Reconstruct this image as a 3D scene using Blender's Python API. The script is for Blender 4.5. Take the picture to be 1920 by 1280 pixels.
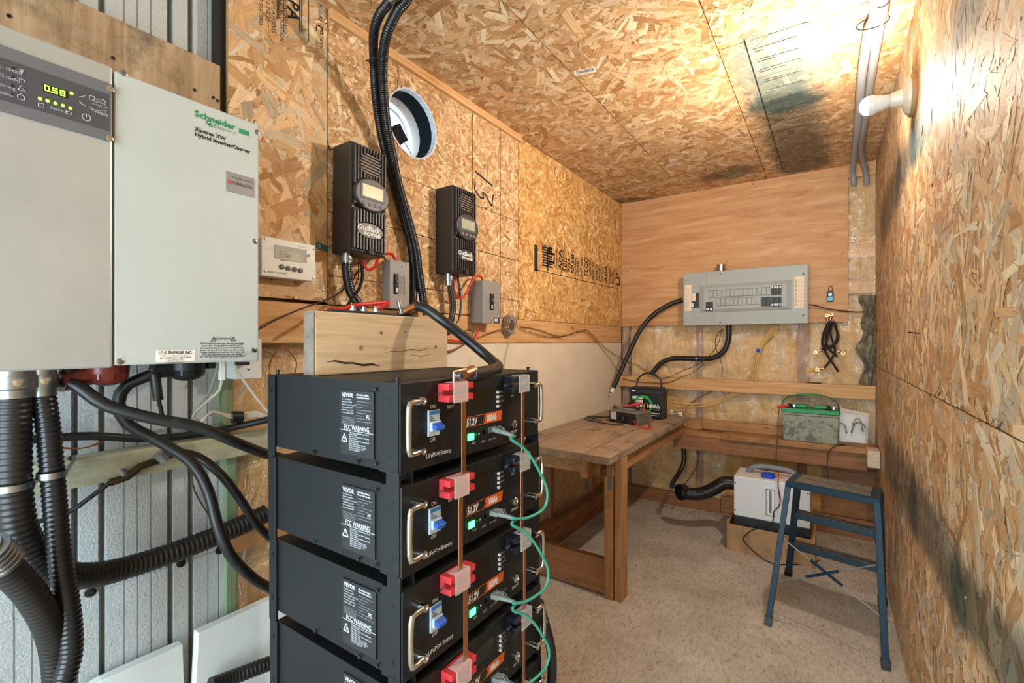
import bpy, bmesh, math, random
import numpy as np
from mathutils import Vector, Matrix, noise

for o in list(bpy.data.objects): bpy.data.objects.remove(o)
SC = bpy.context.scene
COL = SC.collection
V = Vector
random.seed(7)

# ------------------------------------------------------------------ camera, world, daylight, exposure
FPX = 880.0; CX = 960.0; CY = 642.0; CAMH = 1.21
YAW = math.atan2(1556 - 960, FPX)
cd = bpy.data.cameras.new('camera'); cam = bpy.data.objects.new('camera', cd); COL.objects.link(cam)
cd.sensor_width = 36.0; cd.lens = FPX / 1920 * 36.0; cd.clip_start = 0.01
cd.shift_y = (CY - 640) / 1920
cam.location = (0, 0, CAMH); cam.rotation_euler = (math.pi / 2, 0, YAW)
SC.camera = cam

W = bpy.data.worlds.new('sky'); SC.world = W; W.use_nodes = True
bg = W.node_tree.nodes['Background']
bg.inputs['Color'].default_value = (0.72, 0.90, 1.0, 1)
bg.inputs['Strength'].default_value = 7.0

BULB_STRENGTH = 1700.0
BULB_COLOR = (1.0, 0.88, 0.74)

def portal(name, loc, rot, sx, sy):
    l = bpy.data.lights.new(name, 'AREA'); l.shape = 'RECTANGLE'; l.size = sx; l.size_y = sy
    l.cycles.is_portal = True
    o = bpy.data.objects.new(name, l); COL.objects.link(o); o.location = loc; o.rotation_euler = rot
DOOR_X = (-1.30, 0.13)
portal('door_daylight', ((DOOR_X[0] + DOOR_X[1]) / 2, -1.02, 1.04), (math.pi / 2, 0, 0), DOOR_X[1] - DOOR_X[0], 2.06)
portal('vent_daylight', (-1.74, 1.33, 2.05), (0, -math.pi / 2, 0), 0.8, 0.8)

vs = SC.view_settings
vs.view_transform = 'Standard'; vs.look = 'None'; vs.gamma = 1.0; vs.use_curve_mapping = False
vs.exposure = 0.6

# ------------------------------------------------------------------ measuring: a pixel of the photograph met with a plane of the room
_s, _c = math.sin(YAW), math.cos(YAW)
def hit(u, v, ax, val):
    a = (u - CX) / FPX
    d = (-_s + a * _c, _c + a * _s, -(v - CY) / FPX); o = (0, 0, CAMH)
    t = (val - o[ax]) / d[ax]
    return V((o[0] + t * d[0], o[1] + t * d[1], o[2] + t * d[2]))
def HX(u, v, x): return hit(u, v, 0, x)
def HY(u, v, y): return hit(u, v, 1, y)
def HZ(u, v, z): return hit(u, v, 2, z)

LW = -1.382; RW = 0.232; BW = 3.6; CEIL = 2.318; REAR = -1.0

# ------------------------------------------------------------------ materials
def lin(h):
    h = h.lstrip('#'); r = [int(h[i:i + 2], 16) / 255 for i in (0, 2, 4)]
    return tuple((x / 12.92 if x <= .04045 else ((x + .055) / 1.055) ** 2.4) for x in r) + (1,)

class NT:
    def __init__(s, name):
        s.m = bpy.data.materials.new(name); s.m.use_nodes = True
        s.t = s.m.node_tree; s.b = s.t.nodes['Principled BSDF']; s.out = s.t.nodes['Material Output']
    def n(s, typ, _p=None, **kw):
        nd = s.t.nodes.new('ShaderNode' + typ)
        for k, v in (_p or {}).items(): setattr(nd, k, v)
        for k, v in kw.items():
            key = int(k[1:]) if k[0] == 'i' and k[1:].isdigit() else k.replace('_', ' ')
            s.set(nd.inputs[key], v)
        return nd
    def set(s, sock, v):
        if isinstance(v, bpy.types.NodeSocket): s.t.links.new(v, sock)
        elif isinstance(v, bpy.types.Node): s.t.links.new(v.outputs[0], sock)
        else: sock.default_value = v
    def ramp(s, fac, stops):
        r = s.n('ValToRGB', Fac=fac); e = r.color_ramp.elements
        while len(e) < len(stops): e.new(0.5)
        for el, (p, c) in zip(e, stops): el.position = p; el.color = c if len(c) == 4 else tuple(c) + (1,)
        return r.outputs[0]
    def mix(s, fac, a, b, mode='MIX'):
        m = s.n('MixRGB', {'blend_type': mode}); s.set(m.inputs[0], fac); s.set(m.inputs[1], a); s.set(m.inputs[2], b)
        return m.outputs[0]
    def math(s, op, a, b=0.0, clamp=False):
        m = s.n('Math', {'operation': op, 'use_clamp': clamp}); s.set(m.inputs[0], a); s.set(m.inputs[1], b)
        return m.outputs[0]
    def vm(s, op, a, b=(0, 0, 0)):
        m = s.n('VectorMath', {'operation': op}); s.set(m.inputs[0], a); s.set(m.inputs[1], b)
        return m
    def coords(s, scale=(1, 1, 1), rand=True, rot=(0, 0, 0)):
        tc = s.n('TexCoord'); v = tc.outputs['Object']
        if rand:
            oi = s.n('ObjectInfo')
            r = s.math('MULTIPLY', oi.outputs['Random'], 37.0)
            v = s.vm('ADD', v, r).outputs[0]
        return s.n('Mapping', Vector=v, Scale=scale, Rotation=rot).outputs[0]
    def noise(s, vec, scale=5.0, detail=4.0, rough=.55, dist=0.0):
        return s.n('TexNoise', Vector=vec, Scale=scale, Detail=detail, Roughness=rough, Distortion=dist).outputs[0]
    def bump(s, h, strength=.2, dist=.002):
        b = s.n('Bump', Strength=strength, Distance=dist, Height=h); s.set(s.b.inputs['Normal'], b.outputs[0])
    def set_b(s, **kw):
        for k, v in kw.items(): s.set(s.b.inputs[k.replace('_', ' ')], v)

def plain(name, h, rough=.5, metal=0.0, var=.08, scale=40, bump=0.0, spec=None, dirt=None):
    n = NT(name); c = lin(h) if isinstance(h, str) else h
    co = n.coords(rand=False)
    f = n.noise(co, scale, 3)
    lo = tuple(x * (1 - var) for x in c[:3]) + (1,); hi = tuple(min(1, x * (1 + var)) for x in c[:3]) + (1,)
    col = n.ramp(f, [(.3, lo), (.7, hi)])
    if dirt:
        f2 = n.noise(co, dirt[1], 5, .7)
        k = n.math('MULTIPLY', n.math('SUBTRACT', f2, dirt[2]), 8, True)
        col = n.mix(n.math('MULTIPLY', k, dirt[3]), col, lin(dirt[0]))
    n.set_b(Base_Color=col, Roughness=rough, Metallic=metal)
    if spec is not None: n.set_b(Specular_IOR_Level=spec)
    if bump: n.bump(f, bump, .001)
    return n.m

def emit(name, h, st):
    n = NT(name); n.set_b(Base_Color=lin(h), Emission_Color=lin(h), Emission_Strength=st); return n.m

def wood(name, axis, cols, knots=True, grain=1.0, rough=.7, dirty=.0, dirt='#2c2116'):
    n = NT(name)
    sc = [22 * grain] * 3; sc[axis] = 1.3
    co = n.coords(tuple(sc))
    w = n.noise(n.coords(tuple([1.2 if i == axis else 5 for i in range(3)])), 1.0, 2)
    f = n.noise(n.vm('ADD', co, n.vm('SCALE', w).outputs[0]).outputs[0], 2.2, 5, .6, .6)
    fine = n.noise(n.coords(tuple([6 if i == axis else 260 for i in range(3)])), 1.0, 3)
    col = n.ramp(f, [(.28, lin(cols[0])), (.5, lin(cols[1])), (.72, lin(cols[2]))])
    col = n.mix(n.math('MULTIPLY', fine, .35), col, n.mix(.5, col, (0.12, .06, .025, 1)), 'MIX')
    if knots:
        vk = n.n('TexVoronoi', Vector=n.coords(tuple([3.2 if i == axis else 7.5 for i in range(3)])), Scale=1.0)
        k = n.ramp(vk.outputs['Distance'], [(.03, (1, 1, 1)), (.10, (0, 0, 0))])
        col = n.mix(n.math('MULTIPLY', k, .75), col, lin('#4a2c17'))
    if dirty:
        d = n.noise(n.coords((4, 4, 4)), 1.6, 6, .7)
        k = n.math('MULTIPLY', n.math('SUBTRACT', d, .52), 6, True)
        col = n.mix(n.math('MULTIPLY', k, dirty), col, lin(dirt))
    n.set_b(Base_Color=col, Roughness=rough)
    n.bump(n.math('ADD', f, fine), .25, .0015)
    return n.m

def seg_mask(n, pos, p0, p1, r, soft, wob):
    p0 = V(p0); p1 = V(p1); d = p1 - p0
    rel = n.vm('SUBTRACT', pos, tuple(p0)).outputs[0]
    t = n.math('MULTIPLY', n.vm('DOT_PRODUCT', rel, tuple(d)).outputs['Value'], 1.0 / max(d.length_squared, 1e-9), True)
    q = n.n('VectorMath', {'operation': 'SCALE'}); q.inputs[0].default_value = tuple(d); n.set(q.inputs['Scale'], t)
    dist = n.vm('LENGTH', n.vm('SUBTRACT', rel, q.outputs[0]).outputs[0]).outputs['Value']
    dist = n.math('ADD', dist, n.math('MULTIPLY', n.math('SUBTRACT', wob, .5), soft * 1.6))
    mr = n.n('MapRange', {'interpolation_type': 'SMOOTHSTEP'}, Value=dist)
    mr.inputs[1].default_value = r; mr.inputs[2].default_value = r + soft; mr.inputs[3].default_value = 1; mr.inputs[4].default_value = 0
    return mr.outputs[0]

def osb_mat(name, stains=()):
    n = NT(name)
    a = n.n('Attribute', {'attribute_name': 'col'}); fl = n.n('Attribute', {'attribute_name': 'fl'})
    g = n.noise(n.n('Mapping', Vector=fl.outputs['Vector'], Scale=(7, 190, 1)).outputs[0], 1.0, 4, .6)
    g2 = n.noise(n.n('Mapping', Vector=fl.outputs['Vector'], Scale=(25, 50, 1)).outputs[0], 1.0, 3, .6)
    col = n.mix(n.ramp(g, [(.35, (0, 0, 0)), (.75, (.42, .42, .42))]), a.outputs['Color'], lin('#7a4a22'))
    col = n.mix(n.ramp(g2, [(.45, (0, 0, 0)), (.8, (.25, .25, .25))]), col, lin('#ecd2a6'))
    if stains:
        pos = n.n('TexCoord').outputs['Object']
        wob = n.noise(pos, 9, 5, .7)
        for p0, p1, r, soft, c, amt in stains:
            k = seg_mask(n, pos, p0, p1, r, soft, wob)
            k = n.math('MULTIPLY', k, n.ramp(g, [(.2, (1, 1, 1)), (.9, (.65, .65, .65))]))
            col = n.mix(n.math('MULTIPLY', k, amt), col, n.mix(.82, col, lin(c)))
    n.set_b(Base_Color=col, Roughness=.62, Specular_IOR_Level=.35)
    n.bump(g, .3, .0015)
    return n.m

M = {}
M['pine'] = {a: wood('pine_lumber_%d' % a, a, ('#b9834f', '#cf9f69', '#dcb384')) for a in range(3)}
M['pine_old'] = {a: wood('aged_lumber_%d' % a, a, ('#8d5f3a', '#a87848', '#bd8f5e'), dirty=.45) for a in range(3)}
M['pine_dark'] = {a: wood('brown_lumber_%d' % a, a, ('#7c4f2f', '#95643d', '#a87549'), dirty=.3) for a in range(3)}
M['bench'] = wood('worn_bench_plank', 1, ('#7f6a54', '#97806a', '#ab967c'), grain=1.4, dirty=.8, dirt='#43352a')
M['block'] = wood('raw_spruce', 1, ('#c2a47e', '#d4b892', '#dfc7a6'), grain=1.6)
M['ply'] = wood('fir_plywood', 0, ('#b07a4a', '#c69260', '#d4a878'), knots=False, grain=.55, rough=.6)
M['plyboard'] = wood('weathered_plywood', 2, ('#8a6f52', '#ae9474', '#c4ae90'), grain=.5, dirty=.7)
M['girt'] = wood('pale_green_lumber', 1, ('#8f937b', '#a8a78c', '#b9ae90'), dirty=.35)
M['green_stud'] = wood('green_treated_lumber', 2, ('#66785c', '#768a6a', '#869878'), knots=False)
M['whiteboard'] = plain('white_hardboard', '#d3c6b2', .55, var=.05, scale=6, dirt=('#8a6a4c', 5, .62, .45))
M['black_steel'] = plain('black_powder_coat', '#0e1012', .5, .1, var=.15, scale=300, bump=.05)
M['black_plastic'] = plain('black_plastic', '#16161a', .45, var=.15, scale=120)
M['ctrl_black'] = plain('black_cast_aluminium', '#2a2624', .48, .1, var=.1, scale=200)
M['rubber'] = plain('black_cable_jacket', '#17181a', .38, var=.25, scale=30, dirt=('#5b564e', 12, .6, .35))
M['conduit'] = plain('black_liquidtight_conduit', '#14161a', .28, var=.2, scale=25)
M['conduit_matte'] = plain('dusty_black_conduit', '#1b1918', .42, var=.25, scale=25)
M['chrome'] = plain('polished_chrome', '#cfccc8', .12, 1.0, var=.03)
M['zinc'] = plain('zinc_plated_steel', '#9ea3a8', .32, 1.0, var=.1)
M['copper'] = plain('bare_copper', '#bd8a68', .34, 1.0, var=.12, scale=60)
M['copper_wire'] = plain('copper_wire_strands', '#a5673d', .4, .9, var=.2)
M['white_ink'] = plain('white_ink', '#e8e8e8', .6, var=.02)
M['grey_ink'] = plain('grey_ink', '#b9bcc0', .6, var=.02)
M['black_ink'] = plain('black_ink', '#141414', .6, var=.02)
M['green_ink'] = plain('green_ink', '#1d8a57', .5, var=.02)
M['red'] = plain('red_plastic', '#d0383f', .45, var=.06)
M['red_wire'] = plain('red_wire_jacket', '#c3211c', .4, var=.08)
M['maroon'] = plain('dark_red_terminal_cover', '#6f2620', .3, var=.1)
M['inv_grey'] = plain('pale_grey_enamel', '#b7bdba', .42, .0, var=.02, scale=8)
M['brushed'] = None
M['panel_grey'] = plain('grey_enamel', '#9a9d98', .45, .0, var=.03, scale=20)
M['box_grey'] = plain('warm_grey_enamel', '#8b8680', .45, .0, var=.03)
M['face_grey'] = plain('dark_grey_overlay', '#65656a', .5, var=.03)
M['face_dark'] = plain('charcoal_overlay', '#47474c', .5, var=.03)
M['white_plastic'] = plain('white_plastic', '#dcdedd', .4, var=.02)
M['paper'] = plain('white_paper', '#e8e4dc', .7, var=.02)
M['cream_paper'] = plain('cream_paper', '#e3cfb2', .7, var=.03)
M['lcd'] = plain('grey_lcd', '#a3a58d', .3, var=.03)
M['lcd_amber'] = plain('amber_lcd', '#d8a878', .3, var=.06)
M['screen_dark'] = plain('dark_screen', '#14100d', .12, var=.1)
M['blue'] = plain('blue_plastic', '#1646b8', .4, var=.06)
M['ltblue'] = plain('pale_blue_plastic', '#c5d9e8', .4, var=.03)
M['dkblue'] = plain('dark_blue_plastic', '#1c2550', .4, var=.05)
M['teal'] = plain('teal_network_cable', '#3f9d84', .4, var=.06)
M['netgrey'] = plain('grey_cable_boot', '#7d8788', .45, var=.04)
M['orange'] = plain('orange_print', '#d85f1c', .5, var=.03)
M['foam'] = plain('white_polystyrene', '#d9dedd', .75, var=.03, scale=300, bump=.08)
M['grey_wire'] = plain('grey_wire_jacket', '#8f887b', .5, var=.08)
M['white_wire'] = plain('pale_cable_jacket', '#bdb6a6', .5, var=.06)
M['yellow_wire'] = plain('yellow_cable_jacket', '#c9a560', .5, var=.06)
M['brown_wire'] = plain('brown_wire_jacket', '#4a2f1e', .5, var=.15)
M['grey_metal'] = plain('cast_grey_metal', '#7d7c78', .45, .5, var=.06)
M['green_plastic'] = plain('green_plastic', '#1c8a4c', .45, var=.08, dirt=('#8b8a72', 14, .56, .5))
M['dirty_case'] = plain('grimy_battery_case', '#8f9280', .55, var=.08, dirt=('#2e2b23', 24, .47, .65))
M['ladder_blue'] = plain('worn_blue_paint', '#0b2d3d', .45, var=.12, spec=.3, dirt=('#cdd3d3', 70, .76, .8))
M['tread'] = plain('worn_tread', '#625a50', .8, var=.25, scale=60, dirt=('#2f3a36', 14, .52, .7))
M['heater_white'] = plain('white_heater_enamel', '#d3d4d6', .4, var=.02)
M['handle_grey'] = plain('grey_handle_plastic', '#77787e', .4, var=.04)
M['grey_conduit'] = plain('grey_pvc_conduit', '#8d8c8c', .45, var=.05)
M['brown_card'] = plain('brown_wood_box', '#a47e58', .75, var=.12, scale=12, dirt=('#6b4e33', 7, .5, .55))
M['led'] = emit('green_led', '#2cff5a', 9.0)
M['ledg'] = emit('lime_led', '#9cf23c', 2.2)
M['bulb'] = None
n = NT('clear_acrylic'); n.set_b(Base_Color=(.95, .95, .95, 1), Roughness=.12, Alpha=.28); M['acrylic'] = n.m
n = NT('brushed_steel')
f = n.noise(n.coords((2, 3, 160), False), 1.0, 4); sm = n.noise(n.coords((3, 3, 3), False), 2.0, 4)
n.set_b(Base_Color=n.mix(sm, lin('#a9b0b0'), lin('#c9cccb')), Metallic=.55, Roughness=n.math('MULTIPLY_ADD', f, .15) if False else .42)
n.bump(f, .06, .0005); M['brushed'] = n.m
n = NT('embossed_white_steel')
co = n.coords((1, 1, 1), False); f = n.noise(co, 190, 3, .6); d1 = n.noise(n.coords((3, 3, 3), False), 2.2, 7, .75)
kk = n.math('MULTIPLY', n.math('SUBTRACT', d1, .60), 10, True)
n.set_b(Base_Color=n.mix(n.math('MULTIPLY', kk, .55), n.mix(f, lin('#a9afb0'), lin('#c8cccc')), lin('#6b6a66')), Roughness=.45, Metallic=.15)
n.bump(f, .6, .003); M['siding'] = n.m
n = NT('fibreglass_batt')
f = n.noise(n.coords((1, 1, 1), False), 22, 8, .75); f2 = n.noise(n.coords((3, 3, 3), False), 1.5, 4)
col = n.ramp(f, [(.3, lin('#b0813f')), (.5, lin('#d6a75c')), (.75, lin('#e8c78e'))])
n.set_b(Base_Color=n.mix(n.math('MULTIPLY', f2, .5), col, lin('#c49a5a')), Roughness=.95); n.bump(f, .8, .012); M['batt'] = n.m
n = NT('grey_fibreglass')
f = n.noise(n.coords((1, 1, 1), False), 40, 8, .75)
n.set_b(Base_Color=n.ramp(f, [(.3, lin('#5a5140')), (.6, lin('#978b72')), (.8, lin('#b8ac8e'))]), Roughness=.95); n.bump(f, .8, .01); M['batt_grey'] = n.m
n = NT('clear_polyethylene_sheet')
co = n.coords((1, 1, 1), False); f = n.noise(co, 9, 5, .6, 1.5); f2 = n.noise(n.coords((14, 14, 3), False, (0, .5, 0)), 1.0, 4, .6, 1.0)
n.bump(n.math('ADD', f, f2), .9, .02)
n.set_b(Base_Color=lin('#d8cdb5'), Roughness=.16, Specular_IOR_Level=.8)
tr = n.n('BsdfTransparent'); mx = n.n('MixShader', Fac=n.ramp(f2, [(.35, (.05, .05, .05)), (.75, (.34, .34, .34))]))
n.t.links.new(tr.outputs[0], mx.inputs[1]); n.t.links.new(n.b.outputs[0], mx.inputs[2]); gs = n.n('BsdfGlossy', Color=(.09, .09, .09, 1), Roughness=.2); gb = n.n('Bump', Strength=1.0, Distance=.03, Height=n.math('ADD', f, f2)); n.set(gs.inputs['Normal'], gb.outputs[0]); ad_ = n.n('AddShader'); n.t.links.new(mx.outputs[0], ad_.inputs[0]); n.t.links.new(gs.outputs[0], ad_.inputs[1]); n.t.links.new(ad_.outputs[0], n.out.inputs[0]); M['poly'] = n.m
n = NT('dusty_concrete')
co = n.coords((1, 1, 1), False); f = n.noise(co, 3.0, 8, .7); g = n.noise(n.coords((75, 30, 75), False, (0, 0, .6)), 1.0, 8, .8, .8); h = n.noise(co, 130, 4, .6)
col = n.ramp(f, [(.3, lin('#a0968a')), (.5, lin('#b8aea1')), (.7, lin('#ccc4b8'))])
col = n.mix(n.ramp(g, [(.47, (0, 0, 0)), (.64, (.7, .7, .7))]), col, lin('#7d6c5a'))
col = n.mix(n.ramp(h, [(.55, (0, 0, 0)), (.8, (.5, .5, .5))]), col, lin('#d8c8b0'))
sp = n.n('TexVoronoi', Vector=co, Scale=16.0); col = n.mix(n.ramp(sp.outputs['Distance'], [(.035, (.9, .9, .9)), (.07, (0, 0, 0))]), col, lin('#3a2c20'))
n.set_b(Base_Color=col, Roughness=.9); n.bump(n.math('ADD', g, h), .5, .004); M['floor'] = n.m
n = NT('white_translucent_cover'); tl = n.n('BsdfTranslucent', Color=(.19, .196, .20, 1)); n.t.links.new(tl.outputs[0], n.out.inputs[0]); M['vent_cover'] = n.m
n = NT('bulb_glow'); n.set_b(Base_Color=(1, 1, 1, 1), Emission_Color=BULB_COLOR + (1,), Emission_Strength=BULB_STRENGTH); M['bulb'] = n.m
M['duct'] = plain('grey_duct', '#20242b', .95, .0, var=.1, spec=.05)
M['osb_base'] = plain('osb_core', '#a87a48', .8, var=.25, scale=60)

# ------------------------------------------------------------------ mesh building
class MB:
    def __init__(s): s.v = []; s.f = []
    def add(s, vs, fs):
        b = len(s.v); s.v += [tuple(p) for p in vs]; s.f += [tuple(i + b for i in f) for f in fs]; return s
    def box(s, x0, x1, y0, y1, z0, z1):
        x0, x1 = sorted((x0, x1)); y0, y1 = sorted((y0, y1)); z0, z1 = sorted((z0, z1))
        return s.add([(x, y, z) for z in (z0, z1) for y in (y0, y1) for x in (x0, x1)],
                     [(0, 2, 3, 1), (4, 5, 7, 6), (0, 1, 5, 4), (2, 6, 7, 3), (0, 4, 6, 2), (1, 3, 7, 5)])
    def obox(s, c, a, b, d):
        c, a, b, d = V(c), V(a), V(b), V(d)
        return s.add([c + i * a + j * b + k * d for k in (-1, 1) for j in (-1, 1) for i in (-1, 1)],
                     [(0, 2, 3, 1), (4, 5, 7, 6), (0, 1, 5, 4), (2, 6, 7, 3), (0, 4, 6, 2), (1, 3, 7, 5)])
    def beam(s, p0, p1, w, h, up=(0, 0, 1)):
        p0, p1 = V(p0), V(p1); d = p1 - p0; side = d.cross(V(up)).normalized(); u2 = side.cross(d).normalized()
        return s.obox((p0 + p1) / 2, d / 2, side * w / 2, u2 * h / 2)
    def prism(s, poly, vec):
        poly = [V(p) for p in poly]; vec = V(vec); n = len(poly)
        return s.add(poly + [p + vec for p in poly], [tuple(range(n))[::-1], tuple(range(n, 2 * n))] + [(i, (i + 1) % n, n + (i + 1) % n, n + i) for i in range(n)])
    def tube(s, pts, r, n=10, cap=True):
        pts = [V(p) for p in pts]; m = len(pts); rs = r if isinstance(r, (list, tuple)) else [r] * m
        t0 = (pts[1] - pts[0]).normalized(); up = V((0, 0, 1)) if abs(t0.z) < .9 else V((1, 0, 0))
        nx = t0.cross(up).normalized(); vs = []
        for i in range(m):
            t = (pts[min(i + 1, m - 1)] - pts[max(i - 1, 0)])
            t = t.normalized() if t.length > 1e-9 else t0
            nx = (nx - t * nx.dot(t)).normalized(); ny = t.cross(nx)
            for k in range(n):
                a = 2 * math.pi * k / n; vs.append(pts[i] + (nx * math.cos(a) + ny * math.sin(a)) * rs[i])
        fs = [(i * n + k, i * n + (k + 1) % n, (i + 1) * n + (k + 1) % n, (i + 1) * n + k) for i in range(m - 1) for k in range(n)]
        if cap: fs += [tuple(range(n))[::-1], tuple((m - 1) * n + k for k in range(n))]
        return s.add(vs, fs)
    def cyl(s, p0, p1, r0, r1=None, n=16): return s.tube([p0, p1], [r0, r0 if r1 is None else r1], n)
    def lathe(s, c, axis, prof, n=24, cap=True):
        c = V(c); axis = V(axis).normalized()
        return s.tube([c + axis * (a + i * 1e-6) for i, (a, r) in enumerate(prof)], [max(r, 1e-5) for a, r in prof], n, cap) if False else s._lathe(c, axis, prof, n, cap)
    def _lathe(s, c, ax, prof, n, cap):
        up = V((0, 0, 1)) if abs(ax.z) < .9 else V((1, 0, 0)); nx = ax.cross(up).normalized(); ny = ax.cross(nx); m = len(prof)
        vs = [c + ax * a + (nx * math.cos(2 * math.pi * k / n) + ny * math.sin(2 * math.pi * k / n)) * max(r, 1e-5) for a, r in prof for k in range(n)]
        fs = [(i * n + k, i * n + (k + 1) % n, (i + 1) * n + (k + 1) % n, (i + 1) * n + k) for i in range(m - 1) for k in range(n)]
        if cap: fs += [tuple(range(n))[::-1], tuple((m - 1) * n + k for k in range(n))]
        return s.add(vs, fs)
    def quad(s, a, b, c, d): return s.add([a, b, c, d], [(0, 1, 2, 3)])

def smoothpath(pts, step=.02):
    pts = [V(p) for p in pts]
    if len(pts) < 3: return pts
    P = [pts[0] * 2 - pts[1]] + pts + [pts[-1] * 2 - pts[-2]]; out = []
    for i in range(1, len(P) - 2):
        a, b, c, d = P[i - 1:i + 3]; k = max(2, int((c - b).length / step))
        for j in range(k):
            t = j / k
            out.append(.5 * ((2 * b) + (c - a) * t + (2 * a - 5 * b + 4 * c - d) * t * t + (3 * b - a - 3 * c + d) * t ** 3))
    out.append(pts[-1]); return out

def resample(pts, step):
    out = [pts[0]]; acc = 0
    for a, b in zip(pts, pts[1:]):
        L = (b - a).length; pos = step - acc
        while pos <= L: out.append(a + (b - a) * (pos / L)); pos += step
        acc = (acc + L) % step if L else acc
        acc = L - (pos - step) if pos > L else acc
    return out

ROOTLOC = {}
def obj(name, mb, mat, parent=None, smooth=False, bevel=0.0, seg=2, recalc=True):
    me = bpy.data.meshes.new(name); me.from_pydata(mb.v, [], mb.f)
    if recalc:
        b = bmesh.new(); b.from_mesh(me); bmesh.ops.recalc_face_normals(b, faces=b.faces); b.to_mesh(me); b.free()
    me.materials.append(mat)
    if smooth: me.shade_smooth(); me.set_sharp_from_angle(angle=math.radians(40))
    o = bpy.data.objects.new(name, me); COL.objects.link(o)
    if bevel:
        m = o.modifiers.new('edge', 'BEVEL'); m.width = bevel; m.segments = seg; m.limit_method = 'ANGLE'; m.angle_limit = math.radians(40)
    put(o, parent)
    return o
def put(o, parent):
    if parent is None: return
    o.parent = parent
    l = ROOTLOC.get(parent.name)
    if l is not None: o.matrix_parent_inverse = Matrix.Translation(-l)
def thing(name, label, cat, loc=(0, 0, 0), group=None, local=False):
    o = bpy.data.objects.new(name, None); o.empty_display_size = .05; COL.objects.link(o); o.location = loc
    o['label'] = label; o['category'] = cat
    if group: o['group'] = group
    if not local: ROOTLOC[o.name] = V(loc)
    return o
def tag(o, label, cat, group=None):
    o['label'] = label; o['category'] = cat
    if group: o['group'] = group
    return o
def struct(o, label=None):
    o['kind'] = 'structure'
    if label: o['label'] = label
    return o
def sroot(name, label, loc=(0, 0, 0)):
    o = bpy.data.objects.new(name, None); COL.objects.link(o); o.location = loc; ROOTLOC[o.name] = V(loc)
    return struct(o, label)
def copy_tree(o, parent=None):
    c = o.copy(); COL.objects.link(c)
    if parent: c.parent = parent; c.matrix_parent_inverse = o.matrix_parent_inverse.copy()
    for ch in list(o.children): copy_tree(ch, c)
    return c

def text(name, body, size, org, xd, yd, mat, parent, align='LEFT', bold=0.0, shear=0.0, sx=1.0, space=1.0, line=1.0, h=.0003):
    cu = bpy.data.curves.new(name, 'FONT'); cu.body = body; cu.size = size; cu.align_x = align; cu.align_y = 'TOP_BASELINE'
    cu.resolution_u = 2; cu.offset = bold * size; cu.shear = shear; cu.space_character = space; cu.space_line = line; cu.fill_mode = 'FRONT'
    t = bpy.data.objects.new(name, cu); COL.objects.link(t)
    bpy.context.view_layer.update()
    me = bpy.data.meshes.new_from_object(t.evaluated_get(bpy.context.evaluated_depsgraph_get()))
    bpy.data.objects.remove(t); bpy.data.curves.remove(cu)
    xd = V(xd).normalized(); yd = V(yd).normalized(); nd = xd.cross(yd); org = V(org) + nd * h
    Mx = Matrix((( xd.x * sx, yd.x, nd.x, org.x), (xd.y * sx, yd.y, nd.y, org.y), (xd.z * sx, yd.z, nd.z, org.z), (0, 0, 0, 1)))
    me.transform(Mx); me.materials.clear(); me.materials.append(mat); me.name = name
    o = bpy.data.objects.new(name, me); COL.objects.link(o); put(o, parent)
    return o

def cable(name, label, pts, r, mat, cat='cable', group=None, n=8, step=.02, parent=None):
    mb = MB().tube(smoothpath(pts, step), r, n)
    o = obj(name, mb, mat, parent, smooth=True)
    if parent is None: tag(o, label, cat, group)
    return o
def ribbed(name, label, pts, r, mat, pitch, depth=.1, cat='conduit', group=None, n=12):
    p = resample(smoothpath(pts, .004), pitch / 4)
    rs = [r * (1 - depth * (0, .5, 1, .5)[i % 4]) for i in range(len(p))]
    o = obj(name, MB().tube(p, rs, n), mat, None, smooth=True)
    o.data.set_sharp_from_angle(angle=math.radians(80))
    return tag(o, label, cat, group)
def screw(p, nrm, r, parent, mat=None, name='screw', head=.35):
    return obj(name, MB().lathe(p, nrm, [(-.002, r), (r * head * .6, r), (r * head, r * .7), (r * head, r * .25), (r * head * .4, r * .2), (r * head * .4, 0)], 10), mat or M['zinc'], parent, smooth=True)

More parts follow.
